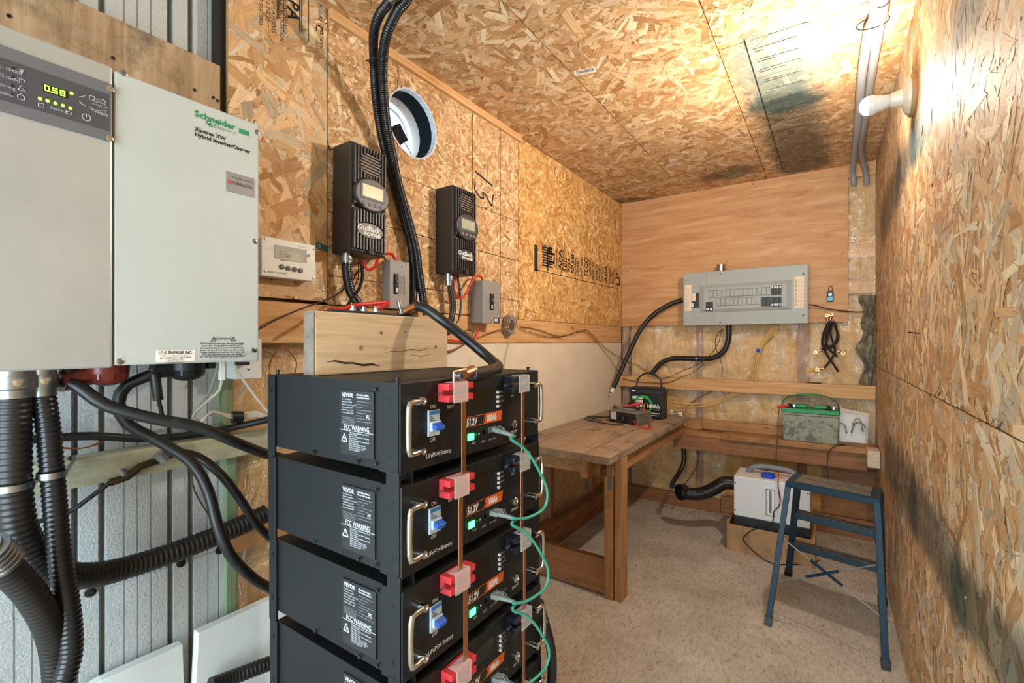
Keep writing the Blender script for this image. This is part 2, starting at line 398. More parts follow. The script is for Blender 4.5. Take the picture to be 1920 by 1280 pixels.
# ------------------------------------------------------------------ OSB sheets: a core board plus its pressed wood strands
PAL = [lin(h) for h in ('#e0bf92', '#d6b080', '#cba06e', '#be905e', '#ecd6b0', '#b18252', '#dcb688', '#d0a677', '#e3c49c', '#c29768')]
PAL_GOLD = [lin(h) for h in ('#e2b673', '#daa964', '#d09c58', '#c68f4e', '#edcd92', '#b98045', '#dfb06c')]
PAL_GREY = PAL + [lin(h) for h in ('#c4b397', '#b3a186', '#d2c3a8')]
def strands(parent, mat, O, U, Vv, w, h, count, ln, wd, pal, seed, hole=None, mean=None, spread=1.6, slivers=.22):
    rng = np.random.default_rng(seed); O, U, Vv = np.array(O, float), np.array(U, float), np.array(Vv, float); N = np.cross(U, Vv)
    ns = int(count * slivers); n = count + ns
    cx = rng.uniform(0, w, n); cy = rng.uniform(0, h, n)
    L = rng.uniform(ln[0], ln[1], n) ** 1.0; B = rng.uniform(wd[0], wd[1], n)
    L[count:] = rng.uniform(.008, .05, ns); B[count:] = rng.uniform(.0005, .0016, ns)
    ang = rng.uniform(0, math.pi, n) if mean is None else rng.normal(mean, spread / 2, n)
    T = np.array([(-.5, -.5), (-.46, -.1), (-.5, .5), (-.05, .5), (.5, .5), (.47, .12), (.5, -.5), (.08, -.5)])
    P = T[None] + rng.normal(0, 1, (n, 8, 2)) * np.array([.045, .07])
    lx = P[:, :, 0] * L[:, None]; ly = P[:, :, 1] * B[:, None]
    ca, sa = np.cos(ang)[:, None], np.sin(ang)[:, None]
    x = np.clip(cx[:, None] + lx * ca - ly * sa, 0, w); y = np.clip(cy[:, None] + lx * sa + ly * ca, 0, h)
    keep = np.ones(n, bool)
    if hole:
        hx, hy, hr = hole
        keep = np.hypot(cx - hx, cy - hy) > hr + .012
        d = np.hypot(x - hx, y - hy); k = np.where(d < hr, hr / np.maximum(d, 1e-6), 1.0)
        x = hx + (x - hx) * k; y = hy + (y - hy) * k
    z = rng.uniform(.0004, .0018, n); z[count:] = rng.uniform(.0018, .0021, ns)
    tz = rng.normal(0, .006, n); zz = z[:, None] + lx * tz[:, None] * .5
    zz = np.maximum(zz, .0003)
    pal = np.array(pal)[:, :3]; c = pal[rng.integers(0, len(pal), n)] * rng.uniform(.82, 1.14, n)[:, None]
    c[count:] = np.array([.12, .062, .028]) * rng.uniform(.6, 2.2, ns)[:, None]
    x, y, zz, lx, ly, c = x[keep], y[keep], zz[keep], lx[keep], ly[keep], c[keep]; n = len(x)
    co = O + x[..., None] * U + y[..., None] * Vv + zz[..., None] * N
    me = bpy.data.meshes.new('wood_strands'); me.vertices.add(n * 8); me.vertices.foreach_set('co', co.reshape(-1).astype(np.float32))
    me.loops.add(n * 8); idx = (np.arange(n)[:, None] * 8 + np.array([0, 7, 6, 5, 4, 3, 2, 1])[None]).reshape(-1)
    me.loops.foreach_set('vertex_index', idx.astype(np.int32))
    me.polygons.add(n); me.polygons.foreach_set('loop_start', (np.arange(n) * 8).astype(np.int32)); me.polygons.foreach_set('loop_total', np.full(n, 8, np.int32))
    me.update(calc_edges=True)
    a = me.attributes.new('col', 'FLOAT_COLOR', 'POINT')
    a.data.foreach_set('color', np.concatenate([np.repeat(c, 8, 0), np.ones((n * 8, 1))], 1).astype(np.float32).reshape(-1))
    a = me.attributes.new('fl', 'FLOAT_VECTOR', 'POINT')
    off = rng.uniform(0, 30, (n, 1)); f = np.stack([lx + off, ly + off * 1.7, np.zeros_like(lx)], -1)
    a.data.foreach_set('vector', f.astype(np.float32).reshape(-1))
    me.materials.append(mat)
    o = bpy.data.objects.new('wood_strands', me); COL.objects.link(o); put(o, parent); o['kind'] = 'stuff'
    return o

def sheet(parent, mat, O, U, Vv, w, h, thick, **kw):
    O, U, Vv = V(O), V(U), V(Vv); N = U.cross(Vv); hole = kw.get('hole'); mb = MB()
    if not hole: mb.obox(O + U * w / 2 + Vv * h / 2 - N * thick / 2, U * w / 2, Vv * h / 2, N * thick / 2)
    else:
        hx, hy, hr = hole; angs = sorted([2 * math.pi * i / 48 for i in range(48)] + [math.atan2(b - hy, a - hx) % (2 * math.pi) for a in (0, w) for b in (0, h)])
        ins, out = [], []
        for a in angs:
            dx, dy = math.cos(a), math.sin(a)
            t = min((((w if dx > 0 else 0) - hx) / dx if abs(dx) > 1e-9 else 9e9), (((h if dy > 0 else 0) - hy) / dy if abs(dy) > 1e-9 else 9e9))
            ins.append(O + U * (hx + hr * dx) + Vv * (hy + hr * dy)); out.append(O + U * (hx + t * dx) + Vv * (hy + t * dy))
        k = len(angs); B = -N * thick
        mb.add(ins + out + [p + B for p in ins] + [p + B for p in out],
               [(i, (i + 1) % k, k + (i + 1) % k, k + i) for i in range(k)] + [(2 * k + i, 3 * k + i, 3 * k + (i + 1) % k, 2 * k + (i + 1) % k) for i in range(k)] +
               [(i, 2 * k + i, 2 * k + (i + 1) % k, (i + 1) % k) for i in range(k)] + [(k + i, k + (i + 1) % k, 3 * k + (i + 1) % k, 3 * k + i) for i in range(k)])
    s = obj('osb_sheet', mb, M['osb_base'], parent)
    strands(s, mat, O, U, Vv, w, h, **kw)
    return s

def wavy(x_of, us, vs, amp, sc, seed):
    """grid over (u, v); x_of(u, v, d) gives the point displaced by d"""
    mb = MB(); vv = []
    for a in us:
        for b in vs:
            d = noise.noise(V((a * sc, b * sc, seed))) * amp + noise.noise(V((a * sc * 3, b * sc * 3, seed + 5))) * amp * .4
            vv.append(x_of(a, b, d))
    m = len(vs)
    return mb.add(vv, [(i * m + j, (i + 1) * m + j, (i + 1) * m + j + 1, i * m + j + 1) for i in range(len(us) - 1) for j in range(m - 1)])
def lsp(a, b, n): return [a + (b - a) * i / n for i in range(n + 1)]

# ------------------------------------------------------------------ floor and outer shell
fl = struct(obj('floor', MB().box(-1.75, .45, -1.3, 3.85, -.08, 0), M['floor']), 'bare tan concrete floor covered in dust and chips')

GREEN = '#1d5a58'; DARKG = '#16302f'
def cz(u, v): return tuple(HZ(u, v, CEIL))
def rz(u, v): return tuple(HX(u, v, RW))
cst = [(cz(1440, 85), cz(1470, 190), .085, .12, '#12626b', 1.0), (cz(1472, 200), cz(1505, 310), .09, .10, '#0d2a2b', 1.0),
       (cz(1345, 330), cz(1385, 320), .05, .1, DARKG, .9), ((-1.36, 3.5, CEIL), (-1.2, 3.57, CEIL), .02, .08, DARKG, .9)]
rst = [(rz(1745, 205), rz(1712, 275), .03, .07, '#2f7482', .95), (rz(1712, 275), rz(1685, 335), .04, .09, '#1c3f47', 1.0), (rz(1685, 335), rz(1655, 420), .05, .12, '#1b2f33', 1.0),
       (rz(1664, 858), rz(1712, 940), .06, .10, '#232f30', .95), (rz(1712, 940), rz(1795, 1090), .05, .08, '#1f2f2e', .97), (rz(1795, 1090), rz(1925, 1300), .035, .07, '#14322f', 1.0),
       (rz(1835, -20), rz(1800, 40), .02, .09, '#5f8088', .7), (rz(1800, 60), rz(1780, 130), .015, .06, '#6b7a7c', .5)]
M['osb_left'] = osb_mat('osb_strands_left_wall'); M['osb_ceil'] = osb_mat('osb_strands_ceiling', cst); M['osb_right'] = osb_mat('osb_strands_right_wall', rst)

ceil = sroot('ceiling', 'ceiling of orange brown strand board sheets')
obj('roof_deck', MB().box(-1.75, .45, -1.3, 3.85, CEIL + .012, CEIL + .05), M['pine_dark'][1], ceil)
for x0, x1, y0, y1, sd in [(LW - .02, -.882, -1, 3.198, 1), (-.879, -.352, -1, 3.198, 2), (-.349, RW + .02, 1.915, 3.62, 3), (-.349, RW + .02, -1, 1.912, 4), (LW - .02, -.352, 3.201, 3.62, 5)]:
    sheet(ceil, M['osb_ceil'], (x0, y1, CEIL), (1, 0, 0), (0, -1, 0), x1 - x0, y1 - y0, .011, count=int(2100 * (x1 - x0) * (y1 - y0)), ln=(.035, .17), wd=(.006, .034), pal=PAL, seed=sd)
# bar code stickers on the ceiling
def sticker(u, v, ax, wd, hg, rot, parent):
    p = HZ(u, v, CEIL); a = V((math.cos(rot), math.sin(rot), 0)); b = V((math.sin(rot), -math.cos(rot), 0)); p.z -= .0022
    st = obj('barcode_sticker', MB().obox(p, a * wd / 2, b * hg / 2, (0, 0, .0002)), M['paper'], parent)
    mb = MB(); x = -.40
    rr = random.Random(u)
    while x < .42:
        k = rr.choice((.012, .02, .03)); mb.obox(p + a * wd * (x + k / 2) + b * hg * .1 - V((0, 0, .0004)), a * wd * k / 2, b * hg * .3, (0, 0, .0001)); x += k + rr.choice((.02, .03))
    obj('bars', mb, M['black_ink'], st)
sticker(1097, 133, 2, .085, .035, .25, ceil); sticker(1263, 308, 2, .085, .03, .05, ceil); sticker(1662, 52, 2, .06, .025, 1.35, ceil)
# printed lines next to the green patch
mbl = MB()
for (a, b) in [((1395, 72), (1468, 318))]:
    A, Bp = HZ(*a, CEIL), HZ(*b, CEIL); mbl.beam(A - V((0, 0, .0024)), Bp - V((0, 0, .0024)), .004, .0003)
for i in range(9):
    A = HZ(1402 + i * 6, 95 + i * 19, CEIL); mbl.beam(A + V((.02, 0, -.0024)), A + V((.16, .01 * (i % 2), -.0024)), .003, .0003)
    mbl.beam(A + V((.02, .02, -.0024)), A + V((.02 + .03 * (1 + i % 4), .02, -.0024)), .004, .0003)
obj('printed_stamp', mbl, M['black_ink'], ceil)

wl = sroot('wall_left', 'left wall of strand board over white ribbed steel and insulated framing')
VC = HX(774, 233, LW); VR = .132
for y0, y1, z0, sd, pal, ln, wd, dens in [(.636, .944, 1.345, 11, PAL_GREY, (.07, .24), (.008, .042), 2200), (.947, 2.098, 1.338, 12, PAL, (.02, .09), (.004, .016), 6500), (2.101, 3.6, 1.336, 13, PAL_GOLD, (.03, .13), (.005, .022), 4200)]:
    z1 = CEIL - .004
    sh = sheet(wl, M['osb_left'], (LW, y0, z0), (0, 1, 0), (0, 0, 1), y1 - y0, z1 - z0, .012, count=int(dens * (y1 - y0) * (z1 - z0)), ln=ln, wd=wd, pal=pal, seed=sd,
               hole=(VC.y - y0, VC.z - z0, VR) if sd == 12 else None)
    if sd == 12: sh2 = sh
    if sd == 11: sh1 = sh
    if sd == 13: sh3 = sh
XF = LW + .0024
mb = MB()
for u, v in [(754, 332), (730, 427), (610, 516), (896, 470)]:
    z = HX(u, v, LW).z; mb.box(XF, XF + .0003, .95, 2.095, z, z + .0022)
for u in (745, 885, 937):
    y = HX(u, 300, LW).y; mb.box(XF, XF + .0003, y, y + .003, 1.345, 2.29)
obj('chalk_line', mb, M['black_ink'], sh2)
mb = MB()
for path in [[(891, 321), (924, 349)], [(891, 340), (890, 355), (900, 370), (907, 372), (905, 360), (911, 366), (922, 387), (925, 365)], [(909, 307), (909, 317)], [(909, 388), (911, 392)]]:
    q = [HX(u, v, XF) for u, v in path]
    for a, b in zip(q, q[1:]): mb.beam(a, b, .0004, .009, (0, .3, 1))
obj('marker_writing', mb, M['black_ink'], sh2)
def stamp(sh, items):
    for body, size, u, v, xd, yd, bold, sx in items:
        text('printed_stamp', body, size, HX(u, v, XF), xd, yd, M['black_ink'], sh, bold=bold, sx=sx)
DN, RT = (0, 0, -1), (0, 1, 0); UPW, LF = (0, 0, 1), (0, -1, 0)
stamp(sh1, [('APA', .052, 540, -26, DN, RT, .03, 1), ('THE ENGINEERED', .019, 531, -14, DN, RT, 0, .8), ('WOOD ASSOCIATION', .019, 525, -20, DN, RT, 0, .8), ('RATED SHEATHING', .022, 509, -38, DN, RT, 0, .8), ('7/16 INCH', .022, 498, -14, DN, RT, 0, .8), ('SIZED FOR SPACING', .018, 485, -50, DN, RT, 0, .9), ('EXPOSURE 1', .02, 597, -6, DN, RT, 0, .8), ('C', .04, 592, 42, DN, RT, 0, 1), ('MILL TEAM', .018, 600, 48, DN, RT, 0, .8)])
mb = MB()
for u0, u1, v0, v1 in [(519, 520.5, -30, 36), (522, 523.5, -30, 36), (561, 563, -20, 60), (565, 567, -20, 62), (578, 579, -20, 78)]:
    a = HX(u0, v0, XF); b = HX(u1, v1, XF); mb.box(XF, XF + .0003, a.y, b.y, a.z, b.z)
obj('stamp_rule', mb, M['black_ink'], sh1)
st3 = [('LP', .10, 1040, 497), ('ENGINEERED WOOD', .026, 1045, 505), ('APA', .055, 1053, 507), ('RATED', .03, 1057, 508), ('24/16', .05, 1063, 510), ('7/16', .045, 1069, 511), ('OSB', .06, 1076, 513), ('SIZED FOR SPACING', .03, 1080, 515), ('EXPOSURE 1', .05, 1086, 517), ('SHEATHING', .045, 1092, 518),
       ('TECO', .08, 1102, 520), ('CONSTRUCTION', .05, 1108, 523), ('SHEATHING SPAN', .05, 1114, 525), ('W24/16', .05, 1120, 526), ('EXPOSURE 1', .05, 1126, 528), ('CSA O325', .05, 1131, 529), ('APA', .07, 1139, 530), ('RATED SHEATHING', .05, 1145, 532), ('MILL 450', .05, 1150, 534), ('LP', .12, 1162, 537)]
stamp(sh3, [(t, s_, u, v, UPW, LF, .02, .125 / (.60 * s_ * len(t))) for t, s_, u, v in st3])
mb = MB()
for u0, v0, u1, v1 in [(1012, 457, 1030, 462), (1004, 505, 1160, 542)]:
    a = HX(u0, v0, XF); b = HX(u1, v1, XF); mb.beam(a, b, .0003, .004, (0, 0, 1))
for i in range(8):
    a = HX(1016 + i * .2, 463 + i * 5, XF); mb.box(XF, XF + .0003, a.y, a.y + .12, a.z, a.z + .010)
a = HX(1002, 458, XF); mb.box(XF, XF + .0003, a.y, a.y + .035, a.z - .15, a.z); a = HX(1026, 464, XF); mb.box(XF, XF + .0003, a.y, a.y + .012, a.z - .14, a.z)
obj('stamp_rule', mb, M['black_ink'], sh3)
for u, v in [(478, 228), (688, 72), (1004, 464), (1100, 250), (660, 430), (596, 545), (606, 544), (1040, 330), (1150, 400), (560, 300), (1018, 410)]:
    p = HX(u, v, LW + .002)
    if p.y > .64: screw(p, (1, 0, 0), .0045, wl, M['zinc'])

# framing under and behind the sheets
obj('ceiling_strip', MB().box(LW, LW + .018, .95, 2.11, CEIL - .034, CEIL - .001), M['pine'][1], wl, bevel=.002)
obj('rail', MB().box(LW - .03, LW + .001, .636, 3.6, 1.208, 1.334), M['pine'][1], wl, bevel=.002)
obj('hardboard_panel', MB().box(LW - .004, LW + .004, 1.10, 3.592, .70, 1.206), M['whiteboard'], wl, bevel=.001)
obj('stud', MB().box(LW - .05, LW - .012, .615, .634, 1.17, 2.318), M['black_steel'], wl)  # black strip for the gap beside the sheet, its shade put into colour
obj('stud', MB().box(LW - .075, LW - .035, .628, .665, .955, CEIL - .9), M['green_stud'], wl, bevel=.002)
obj('stud', MB().box(LW - .06, LW - .03, .645, .675, 0, .89), M['green_stud'], wl, bevel=.002)
for y in (1.28, 1.89, 2.5, 3.11): obj('stud', MB().box(LW - .10, LW - .025, y, y + .038, .09, 1.21), M['pine_dark'][2], wl)
obj('sill_plate', MB().box(LW - .06, LW + .03, .70, 3.58, 0, .135), M['pine_dark'][1], wl, bevel=.003)
obj('low_rail', MB().box(LW - .03, LW + .005, .70, 1.7, .30, .39), M['pine_old'][1], wl, bevel=.002)
obj('low_rail', MB().box(LW - .03, LW + .005, .64, 1.7, .62, .70), M['pine_old'][1], wl, bevel=.002)
bt = obj('insulation_batt', wavy(lambda a, b, d: V((LW - .085 + d, a, b)), lsp(.64, 3.62, 80), lsp(0, 1.34, 40), .03, 6, 1), M['batt'], wl, smooth=True, recalc=False)
obj('vapour_barrier', wavy(lambda a, b, d: V((LW - .035 + d, a, b)), lsp(.67, 3.6, 80), lsp(0, 1.345, 40), .012, 5, 3), M['poly'], wl, smooth=True, recalc=False)
# outer sheathing (with an opening for the vent) keeps daylight out
ox = -1.56
mb = MB(); a, b, c, d = VC.y - .25, VC.y + .3, VC.z - .28, CEIL + .05
for y0, y1, z0, z1 in [(-1.3, a, -.05, d), (b, 3.85, -.05, d), (a, b, -.05, c)]: mb.box(ox, ox + .03, y0, y1, z0, z1)
obj('outer_sheathing', mb, M['pine_dark'][1], wl)
mb = MB()   # blocking box around the vent cavity
for y0, y1, z0, z1 in [(a - .02, a, c, d), (b, b + .02, c, d), (a, b, c - .02, c)]: mb.box(ox, LW - .012, y0, y1, z0, z1)
obj('vent_blocking', mb, M['pine_dark'][1], wl)

# ribbed white steel liner
prof = []
SX = -1.432
y = -1.0; steps = []
pos0 = .322
ribs = []
k = -8
while pos0 + k * .187 < .70:
    r0 = pos0 + k * .187; ribs += [(r0, .014, -.032), (r0 + .048, .014, -.032), (r0 + .095, .004, -.003), (r0 + .122, .004, -.003), (r0 + .150, .004, -.003)]; k += 1
pts = [(-1.0, 0)]
for p, w, dpt in sorted(ribs):
    if p > -1 and p + w < .655: pts += [(p, 0), (p + w * .06, dpt), (p + w * .94, dpt), (p + w, 0)]
pts.append((.668, 0))
for nm, z0, z1, off in [('liner_panel', .62, CEIL, 0.0), ('liner_panel', 0, .623, .003)]:
    mb = MB(); m = len(pts)
    mb.add([(SX + d + off, y, z0) for y, d in pts] + [(SX + d + off, y, z1) for y, d in pts] + [(SX - .05, y, z0) for y, d in pts] + [(SX - .05, y, z1) for y, d in pts],
           [(i, i + 1, m + i + 1, m + i) for i in range(m - 1)] + [(2 * m + i, 3 * m + i, 3 * m + i + 1, 2 * m + i + 1) for i in range(m - 1)] + [(0, m, 3 * m, 2 * m), (m - 1, 3 * m - 1, 4 * m - 1, 2 * m - 1)] + [(m + i, m + i + 1, 3 * m + i + 1, 3 * m + i) for i in range(m - 1)] + [(i, 2 * m + i, 2 * m + i + 1, i + 1) for i in range(m - 1)])
    obj(nm, mb, M['siding'], wl)
for u, v in [(169, 1110), (339, 1055), (411, 1031)]: obj('screw', MB().lathe(HX(u, v, SX + .003), (1, 0, 0), [(0, .011), (.003, .011), (.004, .006), (.007, .006), (.007, 0)], 12), M['rubber'], wl, smooth=True)
gz0, gz1 = .889, .953
obj('girt', MB().box(SX + .002, LW + .006, -1.0, .80, gz0, gz1), M['girt'], wl, bevel=.003)

# vent: duct, fan arm, motor and the translucent weather cover outside
vt = thing('wall_vent', 'round daylit duct vent cut through the strand board wall', 'vent', VC)
mb = MB(); rim = []
for i in range(64):
    a = 2 * math.pi * i / 64; rr = VR + .004 + random.uniform(-.004, .005); rim.append((rr, a))
mb.add([(LW + .003, VC.y + (VR - .004) * math.cos(a), VC.z + (VR - .004) * math.sin(a)) for r, a in rim] + [(LW + .0035, VC.y + r * math.cos(a), VC.z + r * math.sin(a)) for r, a in rim] + [(LW - .02, VC.y + (VR - .004) * math.cos(a), VC.z + (VR - .004) * math.sin(a)) for r, a in rim],
       [(i, (i + 1) % 64, 64 + (i + 1) % 64, 64 + i) for i in range(64)] + [(i, 128 + i, 128 + (i + 1) % 64, (i + 1) % 64) for i in range(64)])
obj('torn_rim', mb, plain('white_foil', '#c6ccd2', .4, .3, var=.2, scale=90), vt, smooth=True)
obj('duct_sleeve', MB()._lathe(VC + V((LW - VC.x - .006, 0, 0)), V((-1, 0, 0)), [(0, VR - .003), (.085, VR - .003), (.085, VR + .001), (0, VR + .001)], 48, False), M['duct'], vt, smooth=True)
obj('weather_cover', MB()._lathe(VC + V((-.09, 0, 0)), V((-1, 0, 0)), [(0, VR + .001), (.03, VR + .001), (.045, VR * .97), (.047, VR * .8), (.055, VR * .78), (.06, .001)], 48, False), M['vent_cover'], vt, smooth=True)
ap = VC + V((-.07, 0, 0))
obj('fan_arm', MB().beam(ap + V((0, -.12, .05)), ap + V((0, .03, -.125)), .02, .012, (1, 0, 0)), M['duct'], vt)
obj('motor', MB().obox(ap + V((.012, -.035, -.045)), V((.02, 0, 0)), V((0, .022, -.026)), V((0, .026, .022))), M['duct'], vt, bevel=.004)
obj('lead', MB().tube(smoothpath([ap + V((.02, -.02, -.05)), ap + V((.02, .015, -.07)), ap + V((.02, .04, -.1)), ap + V((.02, .035, -.115)), ap + V((.02, .01, -.105))], .01), .0016, 6), M['red_wire'], vt)

# right wall
wr = sroot('wall_right', 'right wall of rough strand board with dark green overspray', (RW, 1.3, 0))
for z0, z1, sd in [(1.068, CEIL - .003, 21), (.0, 1.065, 22)]:
    sheet(wr, M['osb_right'], (RW, 3.62, z0), (0, -1, 0), (0, 0, 1), 4.62, z1 - z0, .012, count=int(2100 * 4.62 * (z1 - z0)), ln=(.04, .20), wd=(.006, .038), pal=PAL_GREY, seed=sd)
obj('outer_sheathing', MB().box(RW + .012, RW + .06, -1.3, 3.85, -.05, CEIL + .05), M['pine_dark'][1], wr)
p = HX(1725, 625, RW); obj('nail', MB().cyl(p, p + V((-.03, -.01, .004)), .002, n=8), M['black_steel'], wr)
for u, v in [(1703, 100), (1788, 395), (1810, 1120)]: screw(HX(u, v, RW - .002), (-1, 0, 0), .0045, wr)

# rear wall with the open doorway the daylight comes from (behind the camera)
wb = sroot('wall_rear', 'rear wall with an open doorway', (0, REAR, 0))
mb = MB()
for x0, x1, z0, z1 in [(-1.75, DOOR_X[0], -.05, CEIL + .05), (DOOR_X[1], .45, -.05, CEIL + .05), (DOOR_X[0], DOOR_X[1], 2.08, CEIL + .05)]: mb.box(x0, x1, REAR - .06, REAR, z0, z1)
obj('door_surround', mb, M['pine_dark'][0], wb)

# ------------------------------------------------------------------ back wall
wk = sroot('wall_back', 'back wall of orange plywood above insulated framing', (0, BW, 0))
obj('outer_sheathing', MB().box(-1.75, .45, BW + .14, BW + .18, -.05, CEIL + .05), M['pine_dark'][0], wk)
PB = 1.338; PR = .094
obj('plywood_sheet', MB().box(LW + .002, PR, BW, BW + .018, PB, CEIL), M['ply'], wk, bevel=.001)
obj('top_plate', MB().box(PR + .002, RW, BW + .0, BW + .03, 2.235, CEIL), M['pine'][0], wk, bevel=.002)
for z0, z1 in [(1.732, 1.832), (1.516, 1.609)]: obj('girt', MB().box(PR - .05, RW - .001, BW + .019, BW + .057, z0, z1), M['pine'][0], wk, bevel=.002)
sx = [HY(u, 650, BW + .02).x for u in (1172.5, 1310.5, 1506)]
for i, x in enumerate(sx): obj('stud', MB().box(x - .024 - .012 * (i == 2), x + .024 + .012 * (i == 2), BW + .022, BW + .10, 0, CEIL), M['pine_dark'][2], wk, bevel=.002)
gr = [LW - .05, sx[0] + .02, sx[1], sx[2], RW + .02]
for i in range(1, 4):
    obj('insulation_batt', wavy(lambda a, b, d: V((a, BW + .05 - d, b)), lsp(gr[i] + .02, gr[i + 1] - .02, 24), lsp(0.02, CEIL if i == 3 else 1.36, 60), .055, 6, i * 7), M['batt'], wk, smooth=True, recalc=False)
obj('vapour_barrier', wavy(lambda a, b, d: V((a, BW + .012 - d, b)), lsp(LW, HY(1360, 900, BW).x, 36), lsp(0, 1.345, 48), .008, 6, 31), M['poly'], wk, smooth=True, recalc=False)
obj('vapour_barrier', wavy(lambda a, b, d: V((a, BW + .012 - d, b)), lsp(HY(1360, 900, BW).x, RW, 36), lsp(.55, 1.345, 40), .008, 6, 33), M['poly'], wk, smooth=True, recalc=False)
obj('vapour_barrier', wavy(lambda a, b, d: V((a, BW + .012 - d, b)), lsp(PR + .002, RW, 8), lsp(1.345, 2.24, 40), .006, 6, 35), M['poly'], wk, smooth=True, recalc=False)
obj('torn_insulation', wavy(lambda a, b, d: V((RW - .002 - a * (.075 + .05 * noise.noise(V((b * 9, 3, 1)))), BW + .0 - d * .6 - .03 * math.sin(a * math.pi), b)), lsp(0, 1, 14), lsp(.95, 1.5, 40), .05, 16, 41), M['batt_grey'], wk, smooth=True, recalc=False)
obj('ledger', MB().box(LW + .004, RW - .004, BW - .04, BW - .002, .864, .948), M['pine'][0], wk, bevel=.003)
obj('sill_plate', MB().box(LW + .03, HY(1352, 945, BW).x, BW - .03, BW + .01, 0, .095), M['pine_dark'][0], wk, bevel=.003)
obj('sill_plate', MB().box(HY(1352, 945, BW).x, RW - .004, BW - .01, BW + .02, 0, .12), M['pine_dark'][0], wk, bevel=.003)
for u, v in [(1187, 388), (1279, 371), (1412, 345), (1176, 509), (1363, 490), (1580, 474), (1431, 361), (1575, 330)]: screw(HY(u, v, BW), (0, -1, 0), .004, wk, M['rubber'])

# shelf of rough lumber on the back wall, right
shf = thing('wall_shelf', 'rough lumber shelf under the green topped battery', 'shelf', (-.3, 3.47, .5))
SHZ = .600
obj('shelf_board', MB().box(-.60, RW - .006, 3.375, 3.555, SHZ - .036, SHZ), M['pine_old'][0], shf, bevel=.003)
obj('shelf_board', MB().box(-.90, -.602, 3.43, 3.555, SHZ - .05, SHZ - .012), M['pine_old'][0], shf, bevel=.003)
obj('back_rail', MB().box(-.745, -.20, 3.50, 3.538, SHZ + .001, SHZ + .066), M['pine_old'][0], shf, bevel=.003)
obj('back_rail', MB().box(-.86, -.748, 3.515, 3.553, SHZ - .01, SHZ + .062), M['pine_old'][0], shf, bevel=.003)
obj('front_rail', MB().box(-.92, RW - .05, 3.40, 3.438, SHZ - .135, SHZ - .04), M['pine_dark'][0], shf, bevel=.003)
a = HY(1637, 846, 3.25); b = HY(1657, 879, 3.25)
obj('bracket', MB().box(.172, RW - .004, 3.25, 3.373, .520, .612), plain('pale_end_grain', '#c8b79c', .8, var=.15, scale=60), shf, bevel=.003)
a = HY(1540, 872, BW); obj('backing_board', MB().box(a.x, RW - .003, BW - .008, BW - .001, .125, a.z), M['pine_dark'][0], wk)

# ------------------------------------------------------------------ ceiling lamp on the right wall
lp = HX(1716, 178, RW); lamp = thing('wall_lamp', 'glowing white bulb in a round porcelain lampholder high on the right wall', 'lamp', lp)
ax = V((-1, 0, -.04)).normalized()
obj('mount_plate', MB().lathe(lp + V((-.0021, 0, 0)), (-1, 0, 0), [(0, .066), (.012, .066), (.012, .05)], 28), plain('pine_disc', '#b48a5a', .6), lamp, smooth=True)
obj('lampholder', MB().lathe(lp + V((-.014, 0, 0)), (-1, 0, 0), [(0, .058), (.008, .057), (.014, .045), (.02, .028), (.045, .024), (.05, .024)], 28), plain('cream_porcelain', '#e4dccb', .3, var=.02), lamp, smooth=True)
bq = lp + V((-.06, 0, 0))
obj('bulb_base', MB().lathe(bq, ax, [(0, .014), (.006, .02), (.03, .026), (.048, .031)], 24), M['white_plastic'], lamp, smooth=True)
rim_ = [(.052 + .036 * math.sin(a), .033 * math.cos(a)) for a in lsp(-.12, math.pi / 2 - .01, 14)]
obj('light_blocking_skirt', MB().lathe(bq, ax, [(.048, .031)] + rim_[:5] + [(rim_[4][0], rim_[4][1] * .97)], 24), M['white_plastic'], lamp, smooth=True)  # opaque skirt added so less bulb light grazes the right wall
obj('bulb_globe', MB().lathe(bq, ax, rim_[4:], 24), M['bulb'], lamp, smooth=True)

# ------------------------------------------------------------------ inverter on the left wall
IX = -1.135; IY0 = .03; IYS = .316; IY1 = .592; IZ0 = 1.166; IZ1 = 1.732
brd = tag(obj('mounting_board', MB().box(LW - .02, LW - .002, -.25, .617, 1.45, HX(425, 128, LW).z), M['plyboard'], bevel=.002), 'weathered plywood backing board screwed up behind the inverter', 'board')
for u, v in [(17, 30), (212, 109), (365, 169), (400, 183), (408, 189)]: screw(HX(u, v, LW - .002), (1, 0, 0), .0045, brd, M['rubber'])
inv = thing('inverter', 'large pale grey hybrid inverter charger hung on the left wall', 'inverter', ((IX + LW) / 2, (IY0 + IY1) / 2, IZ0))
obj('case', MB().box(LW, IX - .012, IY0 + .004, IY1 - .004, IZ0 + .004, IZ1 - .004), M['inv_grey'], inv, bevel=.003)
obj('front_cover', MB().box(IX - .06, IX + .002, IY0, IYS - .0015, IZ0 - .004, IZ1 + .004), M['brushed'], inv, bevel=.004)
rc = obj('side_cover', MB().box(IX - .06, IX, IYS + .0015, IY1, IZ0, IZ1), M['inv_grey'], inv, bevel=.003)
for u, v in [(232, 137), (225, 677), (482, 248), (478, 452), (476, 656)]: screw(HX(u, v, IX), (1, 0, 0), .0062, rc, M['zinc'])
EY, EZ = (0, 1, 0), (0, 0, 1)
IT = IX + .0003
text('maker_name', 'Schneider', .0190, HX(365, 217, IT), EY, EZ, M['green_ink'], rc, bold=.035, sx=1.10)
text('maker_name', 'Electric', .0120, HX(401, 238.5, IT), EY, EZ, M['green_ink'], rc, sx=1.0, space=1.25)
a = HX(389, 231, IT); obj('maker_mark', MB()._lathe(a + V((0, .002, .002)), V((1, 0, 0)), [(0, .0050), (.0004, .0050), (.0004, .0028)], 16, False), M['green_ink'], rc)
obj('maker_mark', MB()._lathe(a + V((0, .006, -.002)), V((1, 0, 0)), [(0, .0045), (.0004, .0045), (.0004, .0022)], 16, False), M['green_ink'], rc)
